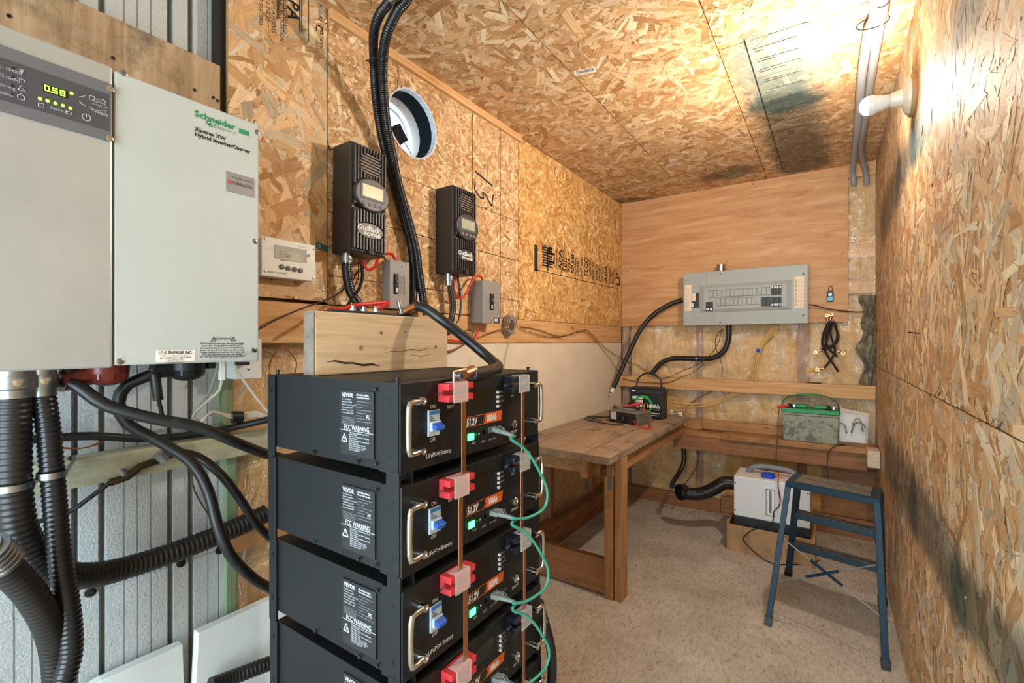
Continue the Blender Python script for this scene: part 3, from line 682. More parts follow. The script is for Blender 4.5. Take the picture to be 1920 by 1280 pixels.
a = HX(448, 240, IT); b = HX(467, 253, IT); obj('maker_mark', MB().box(IT, IT + .0004, a.y, b.y, a.z, a.z - .011), M['green_ink'], rc)
text('model_name', 'Xantrex XW', .0125, HX(365, 244.5, IT), EY, EZ, M['black_ink'], rc, bold=.03, sx=.93)
text('model_name', 'Hybrid Inverter/Charger', .0125, HX(365, 254.5, IT), EY, EZ, M['black_ink'], rc, bold=.03, sx=.94)
a = HX(424, 320, IT); b = HX(477, 368, IT); z1 = a.z; z0 = HX(477, 371, IT).z
sk = obj('silver_sticker', MB().box(IT, IT + .0004, a.y, b.y, z0, z1), plain('brushed_silver_label', '#8f8f90', .4, .5), rc)
text('sticker_text', 'MORNINGSTAR', .0105, V((IT + .0004, a.y + .012, (z0 + z1) / 2 - .004)), EY, EZ, M['black_ink'], sk, sx=.62)
text('sticker_text', 'Power Electronics by:', .006, V((IT + .0004, a.y + .012, z1 - .012)), EY, EZ, M['black_ink'], sk, sx=.9)
text('sticker_text', 'leading solar controllers', .0045, V((IT + .0004, a.y + .006, z0 + .006)), EY, EZ, M['black_ink'], sk, sx=.9) if False else None
obj('sticker_mark', MB().lathe(V((IT + .0004, a.y + .007, (z0 + z1) / 2)), (1, 0, 0), [(0, .0042), (.0004, .0042), (.0004, 0)], 12), M['red'], sk)
a = HX(292, 657, IT); b = HX(365, 657, IT); z0 = HX(292, 679, IT).z
wk2 = obj('paper_sticker', MB().box(IT, IT + .0004, a.y, b.y, z0, a.z), M['paper'], rc)
mid = V((IT + .0004, (a.y + b.y) / 2, 0))
for t, sz, dz, bd in [('I.D.S. ÉNERGIE INC.', .0085, .0075, .03), ('3095, boul. Thibeau, Trois-Rivières', .0042, .0125, 0), ('Tél. : 819 373-5979 / 1 800 367-5979', .0045, .017, .01), ('Fax : 819 373-6013', .0045, .0215, 0), ('www.ids-energie.com', .0045, .026, 0)]:
    text('sticker_text', t, sz, mid + V((0, 0, a.z - dz)), EY, EZ, M['black_ink'], wk2, align='CENTER', bold=bd, sx=.85)
c = HX(418, 636, IT)
text('warning_text', 'WARNING', .008, c + V((0, 0, -.001)), EY, EZ, M['black_ink'], rc, align='CENTER')
for i, t in enumerate(['Shock hazard: do not open. No user serviceable', 'parts inside. Energized from both AC and DC', 'sources. Disconnect all sources before servicing.', 'Indoor use only. Do not expose to rain or spray.', 'Charge only lead-acid batteries. Other types may', 'burst and cause personal injury and damage.', 'SEE TOP OF UNIT FOR ELECTRICAL RATINGS']):
    text('warning_text', t, .0056, V((IT, c.y, HX(418, 645 + i * 4.1, IT).z)), EY, EZ, M['black_ink'], rc, align='CENTER', bold=.01, sx=.84)
def tri(parent, p, r, mat, xd, yd, lw=.16):
    xd, yd = V(xd), V(yd); nd = xd.cross(yd); mb = MB(); P = [p + xd * r * math.cos(a) + yd * r * math.sin(a) for a in (math.pi / 2, math.pi * 7 / 6, math.pi * 11 / 6)]
    for i in range(3): mb.beam(P[i] + nd * .0004, P[(i + 1) % 3] + nd * .0004, r * lw, .0003, nd)
    mb.beam(p + yd * r * .35 + nd * .0004, p - yd * r * .12 + nd * .0004, r * .14, .0003, nd); mb.beam(p - yd * r * .24 + nd * .0004, p - yd * r * .36 + nd * .0004, r * .14, .0003, nd)
    obj('warning_triangle', mb, mat, parent)
for u in (400, 437): tri(rc, HX(u, 637, IT), .006, M['black_ink'], V(EY), V(EZ))
# control face
FX = IX + .0022
z1 = HX(0, 84, FX).z; z0 = HX(0, 208, FX).z
cp = obj('control_face', MB().box(FX, FX + .004, IY0 + .02, IYS - .004, z0, z1), M['face_grey'], inv, bevel=.002)
FX += .0042
obj('overlay', MB().box(FX, FX + .0003, IY0 + .03, HX(204, 200, FX).y, z0 + .018, z1 - .022), M['face_dark'], cp); FX += .0004
for u, v in [(207, 167), (206, 259)]: screw(HX(u, v, FX), (1, 0, 0), .0058, cp, M['chrome'])
a = HX(81, 156, FX); b = HX(127, 172, FX); z0d = HX(127, 185, FX).z
dsp = obj('led_window', MB().box(FX, FX + .0004, a.y, b.y, z0d, a.z), M['screen_dark'], cp)
SEG = {'0': 'abcdef', '5': 'afgcd', '8': 'abcdefg'}
mb = MB(); dw = (b.y - a.y) / 3.3; hh = (a.z - z0d) * .62
for i, ch in enumerate('058'):
    y0 = a.y + dw * (.22 + i * 1.04); zc = (a.z + z0d) / 2; w = dw * .56; t = .0008; hs = hh / 2
    S = {'a': ((y0, zc + hs), (y0 + w, zc + hs)), 'd': ((y0, zc - hs), (y0 + w, zc - hs)), 'g': ((y0, zc), (y0 + w, zc)), 'f': ((y0, zc), (y0, zc + hs)), 'e': ((y0, zc - hs), (y0, zc)), 'b': ((y0 + w, zc), (y0 + w, zc + hs)), 'c': ((y0 + w, zc - hs), (y0 + w, zc))}
    for s in SEG[ch]:
        (ya, za), (yb, zb) = S[s]; mb.box(FX + .0004, FX + .0009, min(ya, yb) - t, max(ya, yb) + t, min(za, zb) - t, max(za, zb) + t)
    if i == 0: mb.box(FX + .0004, FX + .0009, y0 + w + .002, y0 + w + .004, zc - hs - .001, zc - hs + .001)
obj('digits', mb, M['ledg'], dsp)
for u, v in [(75, 185), (89, 189), (104, 194), (118, 198), (132, 203), (134, 175)]: obj('indicator', MB().lathe(HX(u, v, FX), (1, 0, 0), [(0, .0026), (.001, .0026), (.0014, .0015), (.0014, 0)], 10), M['ledg'], cp)
for u, v in [(25, 128), (24, 144), (24, 161), (24, 177)]: obj('indicator', MB().lathe(HX(u, v, FX), (1, 0, 0), [(0, .0022), (.0008, .0022), (.0008, 0)], 10), M['black_ink'], cp)
for t, u, v, sz in [('Battery', 94, 203, .006), ('Inverting', 173, 189, .006), ('flashing = sell', 173, 195, .0045), ('Charging', 173, 209, .007), ('AC1 (GRID)', -12, 123, .007), ('AC2 (GEN)', -12, 139, .007), ('Warning', -8, 158, .007), ('Equalize', -8, 172, .007)]:
    text('face_text', t, sz, HX(u, v, FX), EY, EZ, M['grey_ink'], cp, sx=.9)
mb = MB()
for path in [[(168, 179), (168, 186), (177, 188), (177, 181), (168, 179)], [(179, 185), (187, 187)], [(191, 188), (194, 186), (197, 191), (200, 192)], [(167, 201), (170, 200), (173, 205), (176, 205)], [(179, 206), (186, 208)], [(189, 206), (189, 213), (198, 215), (198, 208), (189, 206)], [(149, 181), (155, 181), (160, 179)], [(149, 190), (154, 195), (160, 198)], [(72, 193), (72, 199), (82, 201), (82, 195), (72, 193)], [(37, 130), (45, 132)], [(39, 132), (41, 140), (43, 133)], [(35, 147), (45, 150), (47, 154)], [(34, 168), (40, 160), (46, 171), (34, 168)], [(124, 208), (134, 211), (134, 215), (124, 212), (124, 208)], [(33, 178), (40, 176), (46, 182), (46, 188), (34, 185), (33, 178)]]:
    q = [HX(u, v, FX + .0004) for u, v in path]
    obj('face_symbol', MB().tube(q, .0006, 4), M['grey_ink'], cp)
c = HX(162, 220, FX + .0004)
for i in range(14):
    a0, a1 = [math.radians(115 + 310 * (i + k) / 14) for k in (0, 1)]; mb.beam(c + V((0, math.cos(a0), math.sin(a0))) * .006, c + V((0, math.cos(a1), math.sin(a1))) * .006, .0003, .0014, (1, 0, 0) if False else (0, .3, 1))
mb.beam(c, c + V((0, 0, .007)), .0003, .0012, (0, 1, 0))
obj('power_symbol', mb, M['grey_ink'], cp)
# below the case: terminal covers, glands and stubs
TX = -1.26
def knob_cover(u, v, mat, r=.038):
    p = HX(u, v, TX); p.z = IZ0 + .002
    cv = obj('terminal_cover', MB().lathe(p, (0, 0, -1), [(0, r), (.022, r), (.024, r * .95), (.036, r * .88), (.044, r * .62), (.048, r * .3), (.048, 0)], 28), mat, inv, smooth=True)
    mb = MB()
    for k in range(10): a = k * math.pi / 5; mb.beam(p + V((math.cos(a), math.sin(a), 0)) * r * .98 + V((0, 0, -.002)), p + V((math.cos(a), math.sin(a), 0)) * r * .90 + V((0, 0, -.034)), .004, .004, (math.cos(a + 1.5), math.sin(a + 1.5), 0))
    obj('grip_rib', mb, mat, cv); return p
pr_ = knob_cover(200, 700, M['maroon']); obj('boot', MB().tube(smoothpath([pr_ + V((0, -.03, -.026)), pr_ + V((0, -.055, -.032)), pr_ + V((.005, -.075, -.036))]), [.022, .021, .018] if False else .02, 14), M['maroon'], inv, smooth=True)
pb_ = knob_cover(350, 700, M['black_plastic'])
obj('boot', MB().tube(smoothpath([pb_ + V((0, -.03, -.020)), pb_ + V((0, -.055, -.020)), pb_ + V((0, -.07, -.018))]), .018, 14), M['black_plastic'], inv, smooth=True)
for u, r, l in [(128, .014, .03), (394, .012, .022)]:
    p = HX(u, 690, TX); p.z = IZ0 + .003; obj('plug', MB().cyl(p, p + V((0, 0, -l)), r, n=16), M['black_plastic'], inv, smooth=True)
def gland(u, r, x):
    p = HX(u, 692, x); p.z = IZ0 + .003
    g = obj('conduit_gland', MB().lathe(p, (0, 0, -1), [(0, r * 1.1), (.02, r * 1.1), (.02, r * 1.28), (.042, r * 1.28), (.045, r * 1.15), (.06, r * 1.12)], 8 if False else 20), M['zinc'], inv, smooth=True)
    screw(p + V((r * 1.28, 0, -.03)), (1, 0, 0), .008, g, M['chrome']); return p
g1 = gland(27, .027, -1.24); g2 = gland(80, .018, -1.24)

# ------------------------------------------------------------------ conduits and cables below the inverter
ribbed('flexible_conduit', 'thick ribbed black conduit curving from the inverter across the white steel', [g1 + V((0, 0, -.05)), HX(25, 800, -1.245), HX(27, 930, -1.25), HX(45, 1010, -1.26), HX(95, 1070, -1.29), HX(170, 1078, -1.34), HX(250, 1060, -1.37), HX(345, 1028, -1.375), HX(430, 994, -1.375), HX(500, 962, -1.37)], .027, M['conduit_matte'], .0115, .11, n=16)
ribbed('flexible_conduit', 'thin ribbed black conduit dropping straight from the inverter to the floor', [g2 + V((0, 0, -.05)), HX(90, 800, -1.24), HX(102, 930, -1.235), HX(113, 1050, -1.225), HX(128, 1140, -1.22), HX(133, 1220, -1.22), HX(118, 1290, -1.22), HX(100, 1400, -1.23)], .0195, M['conduit'], .0095, .12, n=14)
q = [HX(-12, 1045, -1.16), HX(8, 1062, -1.17), HX(55, 1110, -1.19), HX(90, 1170, -1.22), HX(105, 1230, -1.25), HX(110, 1310, -1.27)]
ribbed('flexible_conduit', 'black conduit with silver fitting at the bottom left corner of the view', q, .0235, M['conduit_matte'], .010, .07, n=14)
d = (q[1] - q[0]).normalized()
ft = thing('conduit_fitting', 'silver threaded conduit fitting at the left edge of the view', 'fitting', q[0])
obj('collar', MB().lathe(q[0] - d * .03, d, [(0, .024), (.006, .024)] + [x for i in range(5) for x in ((.008 + i * .009, .032), (.013 + i * .009, .032), (.014 + i * .009, .028))] + [(.055, .026)], 20), M['zinc'], ft, smooth=True)
def strap(u, v, r, x, name='conduit_strap', label='', side=1):
    p = HX(u, v, x); t = thing(name, label, 'strap', p)
    obj('band', MB()._lathe(p + V((0, 0, -.006)), V((0, 0, 1)), [(0, r), (.012, r), (.012, r + .0012), (0, r + .0012)], 24, False), M['zinc'], t, smooth=True)
    e = V((LW + .008, p.y + r + .045, p.z)); tb = obj('tab', MB().beam(p + V((0, r, 0)), e, .0015, .012, (0, 0, 1)), M['zinc'], t); screw(e + V((.001, -.008, 0)), (1, 0, 0), .005, tb, M['rubber'])
strap(24, 911, .0285, -1.249, label='perforated steel strap around the thick ribbed conduit')
strap(97, 889, .0208, -1.2365, label='perforated steel strap around the thin ribbed conduit')

cable('battery_cable', 'heavy black cable from the dark red terminal cover sweeping to the battery stack', [pr_ + V((.005, -.07, -.034)), HX(146, 724, -1.24), HX(200, 760, -1.22), HX(290, 785, -1.19), HX(370, 800, -1.17), HX(440, 828, -1.16), HX(500, 851, -1.2), HX(560, 866, -1.22)], .0125, M['rubber'], n=12)
cable('battery_cable', 'heavy black cable looping back from the black terminal cover then down', [pb_ + V((0, -.068, -.014)), HX(290, 700, -1.26), HX(240, 720, -1.28), HX(222, 755, -1.29), HX(240, 795, -1.29), HX(300, 828, -1.27), HX(360, 868, -1.24), HX(390, 920, -1.22), HX(408, 985, -1.20), HX(432, 1040, -1.19), HX(470, 1080, -1.2), HX(502, 1100, -1.22), HX(560, 1125, -1.24)], .0125, M['rubber'], n=12)
cable('battery_cable', 'heavy black cable passing behind the loop down to the second battery', [HX(318, 846, -1.30), HX(370, 856, -1.29), HX(415, 890, -1.25), HX(450, 935, -1.24), HX(480, 980, -1.24), HX(510, 1010, -1.25), HX(560, 1040, -1.26)], .0105, M['rubber'], n=12)
cable('battery_cable', 'heavy black cable lying along the top of the pale green girt', [HX(-20, 820, -1.40), HX(50, 824, -1.40), HX(170, 817, -1.40), HX(270, 822, -1.40), HX(360, 815, -1.39), HX(430, 803, -1.38), HX(500, 787, -1.33), HX(560, 775, -1.3)], .0095, M['rubber'], n=12)
tape = thing('taped_lead', 'short black taped lead hanging beside the black terminal cover', 'cable', HX(292, 700, -1.25))
obj('tape', MB().tube(smoothpath([HX(290, 700, -1.25), HX(294, 730, -1.25), HX(297, 750, -1.25)]), .0105, 10), M['rubber'], tape, smooth=True)
obj('tail', MB().tube(smoothpath([HX(297, 748, -1.25), HX(301, 765, -1.25), HX(304, 778, -1.25)]), .0045, 8), M['rubber'], tape, smooth=True)
gl = thing('ground_lead', 'black lead with a grimy crimped brass lug clamped to the girt', 'cable', HX(255, 880, LW + .012))
obj('lug', MB().tube(smoothpath([HX(205, 905, LW + .014), HX(240, 893, LW + .016), HX(262, 875, LW + .016), HX(298, 863, LW + .014)]), [.005, .006, .011, .011, .011, .012, .012][:7] if False else .0085, 10), plain('grimy_brass', '#4b3a2a', .4, .6, var=.3, scale=30), gl, smooth=True)
obj('bolt', MB().tube([HX(228, 882, LW + .004), HX(236, 893, LW + .02)], .007, 8), M['grey_metal'], gl, smooth=True)
obj('clamp', MB().tube([HX(296, 850, LW + .02), HX(310, 862, LW + .02)], .013, 10), M['grey_metal'], gl, smooth=True)
obj('jacket', MB().tube(smoothpath([HX(207, 904, LW + .014), HX(165, 935, LW + .01), HX(125, 962, LW), HX(60, 980, LW - .01), HX(-20, 985, LW - .02)]), .0052, 8), M['rubber'], gl, smooth=True)
obj('jacket', MB().tube(smoothpath([HX(308, 858, LW + .018), HX(330, 850, LW + .02), HX(350, 856, LW + .03)]), .008, 8), M['rubber'], gl, smooth=True)
cb = thing('bare_copper_wire', 'loose bare copper strands lying on the girt', 'wire', HX(150, 838, -1.40))
for i in range(3):
    obj('strand', MB().tube(smoothpath([HX(110, 838 + i, -1.405), HX(150, 840 + i * .6, -1.40), HX(180, 834 - i, -1.40), HX(197 + i, 826 - i, -1.40)]), .0012, 6), M['copper_wire'], cb)
nw = thing('network_wire_bundle', 'pale grey low voltage wires looping below the inverter onto the girt', 'cable', HX(410, 690, -1.24))
for k, pts in enumerate([[HX(416, 700, -1.24), HX(412, 730, -1.25), HX(385, 755, -1.3), HX(362, 780, -1.38), HX(375, 790, -1.39)], [HX(408, 684, -1.24), HX(395, 730, -1.27), HX(372, 765, -1.34), HX(360, 785, -1.4)], [HX(440, 684, -1.24), HX(452, 706, -1.25), HX(480, 745, -1.25), HX(505, 775, -1.25)]]):
    obj('wire', MB().tube(smoothpath(pts), .0034 if k < 2 else .003, 8), M['white_wire'] if k != 1 else M['grey_wire'], nw, smooth=True)
p = HX(416, 690, -1.24); obj('plug', MB().box(p.x - .006, p.x + .006, p.y - .006, p.y + .006, p.z - .03, IZ0), M['white_plastic'], nw, bevel=.001)
cw = thing('coiled_wire', 'coil of pale cable tied with black tape on the girt', 'cable', HX(440, 785, -1.37))
for i in range(5):
    obj('loop', MB().tube(smoothpath([HX(378, 785 + i * 1.5, -1.38), HX(400, 775 - i, -1.38 + i * .006), HX(440, 778 + i * 1.6, -1.37), HX(480, 772 + i * 2, -1.36), HX(505, 783 + i, -1.35)]), .0034, 7), M['white_wire'], cw, smooth=True)
obj('tape', MB().tube([HX(435, 782, -1.372), HX(454, 782, -1.368)], .017, 10), M['rubber'], cw, smooth=True)
cable('thin_wire', 'thin brown wire hanging down the white steel beside the girt', [HX(358, 880, -1.42), HX(365, 920, -1.42), HX(385, 955, -1.42), HX(405, 985, -1.41)], .002, M['brown_wire'], 'wire', n=6)

# outlet box and loops on the insulation behind the battery stack
ob = thing('junction_box', 'flat white metal box behind the lower right corner of the inverter', 'box', HX(465, 670, LW))
a = HX(440, 634, LW + .02); b = HX(491, 708, LW + .02)
obj('cover', MB().box(LW - .03, LW + .02, a.y, b.y, b.z, a.z), M['white_plastic'], ob, bevel=.002); screw(HX(466, 692, LW + .02), (1, 0, 0), .004, ob)
obj('connector', MB().box(LW + .02, LW + .05, HX(440, 680, LW + .02).y, HX(458, 680, LW + .02).y, HX(450, 684, LW + .02).z, HX(450, 678, LW + .02).z), M['black_plastic'], ob)
cable('copper_loop_wire', 'teardrop loop of brown copper wire rising behind the top battery', [HX(509, 712, -1.35), HX(504, 690, -1.35), HX(512, 668, -1.35), HX(530, 649, -1.35), HX(547, 664, -1.35), HX(556, 682, -1.35), HX(549, 712, -1.35)], .0028, M['copper_wire'], 'wire', n=6)
cable('brown_wire', 'thin brown wire strung from the inverter up toward the first charge controller', [HX(484, 618, -1.36), HX(520, 598, -1.36), HX(575, 575, -1.36), HX(625, 556, -1.36), HX(662, 524, -1.365), HX(672, 505, -1.365)], .0026, M['brown_wire'], 'wire', n=6)
cable('grey_wire', 'short grey wire curling under the white metal box', [HX(455, 710, -1.38), HX(458, 725, -1.37), HX(450, 738, -1.375), HX(442, 745, -1.385)], .003, M['grey_wire'], 'wire', n=6)

# foam boards at the foot of the wall
def foam(pts, label, x):
    P = [HX(u, v, x) for u, v in pts]; P = [V((x, p.y, max(p.z, .001))) for p in P]
    return tag(obj('foam_board', MB().prism(P, (-.028, 0, 0)), M['foam'], bevel=.002), label, 'foam board', 'white foam boards')
foam([(372, 1187), (505, 1125), (560, 1105), (620, 1500), (360, 1400)], 'white foam board leaning at the foot of the wall nearest the batteries', -1.37)
foam([(150, 1300), (192, 1275), (343, 1207), (350, 1400), (140, 1420)], 'lower white foam board leaning against the ribbed steel', -1.385)
ribbed('flexible_conduit', 'black conduit lying low in front of the right foam board', [HX(395, 1285, -1.33), HX(440, 1268, -1.33), HX(500, 1245, -1.31), HX(560, 1225, -1.29)], .02, M['conduit_matte'], .01, .09)
ribbed('flexible_conduit', 'short black conduit at the bottom edge below the foam board', [HX(360, 1330, -1.30), HX(440, 1310, -1.3), HX(520, 1288, -1.29), HX(560, 1275, -1.28)], .017, M['conduit_matte'], .01, .09) if False else None

# ------------------------------------------------------------------ system control panel on the strand board
a = HX(490, 441, -1.335); b = HX(592, 460, -1.335); c = HX(591, 527, -1.335)
scp = thing('control_panel', 'white system control panel with grey screen and four buttons', 'control panel', (LW, (a.y + b.y) / 2, c.z))
obj('back_box', MB().box(LW + .002, -1.345, a.y + .004, b.y - .004, c.z, a.z - .004), M['white_plastic'], scp, bevel=.003)
fc = obj('face', MB().box(-1.346, -1.335, a.y, b.y, c.z - .002, a.z), M['white_plastic'], scp, bevel=.003)
CXF = -1.3348
def rect(nm, u0, v0, u1, v1, x, mat, par, th=.0006, bev=0):
    p = HX(u0, v0, x); q = HX(u1, v1, x); return obj(nm, MB().box(x, x + th, p.y, q.y, p.z, q.z), mat, par, bevel=bev)
rect('screen_surround', 514, 458, 575, 493, CXF, plain('light_grey_overlay', '#a2a5a4', .5, var=.02), fc)
sc_ = rect('screen', 525, 469, 564, 492, CXF + .0007, M['lcd'], fc)
for i, t in enumerate(['Inverting', 'Battery 53.1V', 'Load 0.58kW', '', 'menu']):
    if t: text('screen_text', t, .006, HX(526, 472.5 + i * 4, CXF + .0014), EY, EZ, M['black_ink'], sc_, sx=.9)
for i, (u, v) in enumerate([(528, 500), (540, 503), (552, 505), (563, 507)]): obj('button', MB().lathe(HX(u, v, CXF), (1, 0, 0), [(0, .0075), (.003, .0075), (.004, .006), (.004, 0)], 16), M['face_grey'], fc, smooth=True)
obj('button', MB().lathe(HX(578.5, 479, CXF), (1, 0, 0), [(0, .0042), (.002, .0042), (.002, 0)], 12), M['maroon'], fc)
text('panel_text', 'System Control Panel II', .0075, HX(502, 510, CXF), EY, EZ, M['black_ink'], fc, sx=.8)
text('panel_text', 'Event/Warning', .0055, HX(497, 467, CXF), EY, EZ, M['grey_ink'], fc, sx=.8)
text('panel_text', 'xantrex', .009, HX(559, 463, CXF), EY, EZ, M['grey_ink'], fc)
for u, v in [(497, 447), (589, 466), (497, 508), (588, 521)]: screw(HX(u, v, CXF), (1, 0, 0), .004, fc)
cl = thing('wire_clip', 'small blue metal clip between the control panel and first charge controller', 'clip', HX(605, 463, LW))
obj('plate', MB().obox(HX(604, 463, LW + .006), V((.004, 0, 0)), V((0, .022, -.004)), V((0, 0, .010))), plain('blue_zinc', '#4f7d92', .35, .6), cl, bevel=.002); screw(HX(600, 462, LW + .0105), (1, 0, 0), .005, cl)

# ------------------------------------------------------------------ charge controllers (built once in local space, y = width, z = height)
def charge_controller(label, lcd):
    t = thing('charge_controller', label, 'charge controller', (0, 0, 0), 'charge controllers on the strand board', local=True)
    Wd, H, D = .148, .36, .105; bd = .098
    obj('housing', MB().box(.002, bd, 0, Wd, 0, H), M['ctrl_black'], t, bevel=.006)
    def ell(c, ry, rz, n=32): return [(c[0] + ry * math.cos(2 * math.pi * i / n), c[1] + rz * math.sin(2 * math.pi * i / n)) for i in range(n)]
    yc = Wd / 2; ov = (yc, .195); fanc = (yc, .298); lg = (yc, .078)
    for half, (z0, z1) in (('upper', (.150, H - .006)), ('lower', (.006, .146))):
        cov = obj('front_cover', MB().box(bd, bd + .003, .003, Wd - .003, z0 - .001, z1 + .003), M['ctrl_black'], t, bevel=.002)
        k = 0; y = .010
        while y < Wd - .008:
            z = z0 + .004
            segs = [[z0 + .004, z1 - .003]]
            for (cy, cz_), ry, rz_ in ((ov, .072, .056), (fanc, .045, .037), (lg, .058, .026)):
                dy = abs(y - cy)
                if dy < ry:
                    hz = rz_ * math.sqrt(1 - (dy / ry) ** 2); ns = []
                    for s0, s1 in segs:
                        if cz_ - hz > s0: ns.append([s0, min(s1, cz_ - hz)])
                        if cz_ + hz < s1: ns.append([max(s0, cz_ + hz), s1])
                    segs = [q for q in ns if q[1] - q[0] > .004]
            for s0, s1 in segs: obj('fin', MB().box(bd + .002, bd + .013, y - .0034, y + .0034, s0, s1), M['ctrl_black'], cov, bevel=.0012, seg=1)
            y += .0124
    fr = obj('fan_ring', MB().lathe((bd + .002, fanc[0], fanc[1]), (1, 0, 0), [(0, .041), (.003, .041), (.003, .036), (.0005, .036), (.0005, 0)], 28), M['black_plastic'], t, smooth=True)
    for i in range(7):
        z = fanc[1] + (i - 3) * .0098; hw = math.sqrt(max(.0001, .042 ** 2 - (z - fanc[1]) ** 2)); obj('grille_bar', MB().beam((bd + .011, fanc[0] - hw, z + .002), (bd + .011, fanc[0] + hw, z - .002), .004, .0036, (0, 0, 1)), M['ctrl_black'] if False else plain('warm_grey_bar', '#8c7f74', .5) if 'bar' not in M else M['bar'], fr, bevel=.001, seg=1)
    o = obj('display_bezel', MB().prism([(bd + .005, y, z) for y, z in ell(ov, .072, .056, 40)], (.016, 0, 0)), M['ctrl_black'], t, bevel=.006, seg=3)
    wz = ov[1] + .010
    obj('bezel_lip', MB().box(bd + .0208, bd + .0222, ov[0] - .05, ov[0] + .05, wz - .029, wz + .027), M['face_dark'], o, bevel=.002)
    obj('screen', MB().box(bd + .0222, bd + .0230, ov[0] - .042, ov[0] + .042, wz - .021, wz + .019), lcd, o)
    for i in range(4): obj('button', MB().lathe((bd + .0205, ov[0] - .036 + i * .024, ov[1] - .033), (1, 0, 0), [(0, .0065), (.003, .0065), (.005, .004), (.005, 0)], 14), M['handle_grey'], o, smooth=True)
    obj('badge', MB().prism([(bd + .001, y, z) for y, z in ell(lg, .054, .024, 32)], (.009, 0, 0)), M['ctrl_black'], t)
    text('maker_name', 'OutBack', .026, (bd + .0102, lg[0] - .052, lg[1] - .002), EY, EZ, M['white_ink'], t, bold=.015, sx=1.0)
    text('maker_name', 'POWER', .016, (bd + .0102, lg[0] - .026, lg[1] - .018), EY, EZ, M['white_ink'], t, bold=.03, sx=1.25)
    for y, z in ((.016, .138), (Wd - .016, .138)): screw((bd + .0125, y, z), (1, 0, 0), .0065, t, M['black_steel'])
    obj('cable_notch', MB().prism([(bd + .0015, yc + .003 + .010 * math.cos(a), .012 + .010 * math.sin(a)) for a in lsp(0, math.pi, 10)] + [(bd + .0015, yc - .007, 0), (bd + .0015, yc + .013, 0)], (.0125, 0, 0)), M['black_ink'], t)
    return t
M['bar'] = plain('warm_grey_bar', '#8c7f74', .45, .3)
M['ctrl_black'] = plain('black_cast_aluminium', '#332d29', .42, .15, var=.1, scale=200)
cc1 = charge_controller('first black finned charge controller, nearest the inverter, with an amber lit screen', M['lcd_amber'])
cc1.location = (LW + .002, .959, 1.506); cc1.rotation_euler = (-.012, 0, 0)
cc2 = charge_controller('second black finned charge controller, farther right, with a grey screen', M['lcd'])
cc2.location = (LW + .002, 1.459, 1.500)
# fitting + leads under each controller
def lead_set(y0, z0, lab, which):
    x = LW + .05
    f = thing('conduit_connector', 'silver conduit connector under the %s charge controller' % lab, 'fitting', (x, y0 + .03, z0))
    p = V((x, y0 + .035, z0)); obj('body', MB().lathe(p, (0, 0, -1), [(0, .017), (.012, .017), (.012, .021), (.03, .021), (.03, .016), (.05, .015)], 16), M['zinc'], f, smooth=True)
    screw(p + V((.021, 0, -.02)), (1, 0, 0), .006, f, M['chrome']); return p + V((0, 0, -.048))
e1 = lead_set(.950, 1.506, 'first', 1); e2 = lead_set(1.455, 1.500, 'second', 2)
ribbed('flexible_conduit', 'short glossy black conduit below the first charge controller behind the timber block', [e1 + V((0, 0, .02)), HX(650, 510, LW + .05), HX(657, 545, LW + .05), HX(672, 570, LW + .06), HX(684, 592, LW + .07)], .0165, M['conduit'], .008, .05)
ribbed('flexible_conduit', 'silver ribbed conduit below the second charge controller', [e2 + V((0, 0, .02)), HX(845, 540, LW + .05), HX(850, 565, LW + .05), HX(848, 590, LW + .05), HX(842, 612, LW + .05), HX(835, 625, LW + .05)], .0145, plain('dark_armoured_conduit', '#4a4744', .3, .7), .008, .14)
cable('black_wire', 'black wire from the first charge controller down to the busbar', [HX(676, 490, LW + .05), HX(680, 515, LW + .05), HX(674, 540, LW + .06), HX(660, 560, LW + .09), HX(650, 575, LW + .12), HX(646, 585, LW + .16)], .0058, M['rubber'], 'wire')
cable('red_wire', 'red wire drooping from the first charge controller to the first breaker box', [HX(680, 488, LW + .05), HX(684, 500, LW + .06), HX(694, 506, LW + .06), HX(704, 498, LW + .05), HX(708, 488, LW + .04), HX(716, 478, LW + .03), HX(735, 476, LW + .03), HX(741, 490, LW + .03)], .0052, M['red_wire'], 'wire')
cable('black_wire', 'black wire from the second charge controller down past the silver conduit', [HX(858, 514, LW + .05), HX(861, 540, LW + .05), HX(864, 570, LW + .05), HX(860, 600, LW + .05), HX(848, 620, LW + .05), HX(838, 628, LW + .04)], .0046, M['rubber'], 'wire')
cable('red_wire', 'red wire looping from the second charge controller into the second breaker box', [HX(851, 515, LW + .05), HX(851, 540, LW + .05), HX(855, 556, LW + .05), HX(866, 558, LW + .05), HX(876, 548, LW + .05), HX(884, 528, LW + .04), HX(894, 517, LW + .04), HX(904, 520, LW + .04), HX(904, 530, LW + .03)], .0052, M['red_wire'], 'wire')
cable('brown_wire', 'thin brown wire hanging under the first charge controller beside its conduit', [HX(672, 492, LW + .03), HX(672, 520, LW + .03), HX(664, 538, LW + .02), HX(668, 555, LW + .03)], .0024, M['brown_wire'], 'wire', n=6)
cable('red_wire', 'red wire leaving the bottom of the second breaker box', [HX(898, 607, LW + .04), HX(896, 622, LW + .03), HX(888, 634, LW + .02), HX(870, 640, LW + .02), HX(838, 637, LW + .02), HX(820, 636, LW + .02)], .0046, M['red_wire'], 'wire')

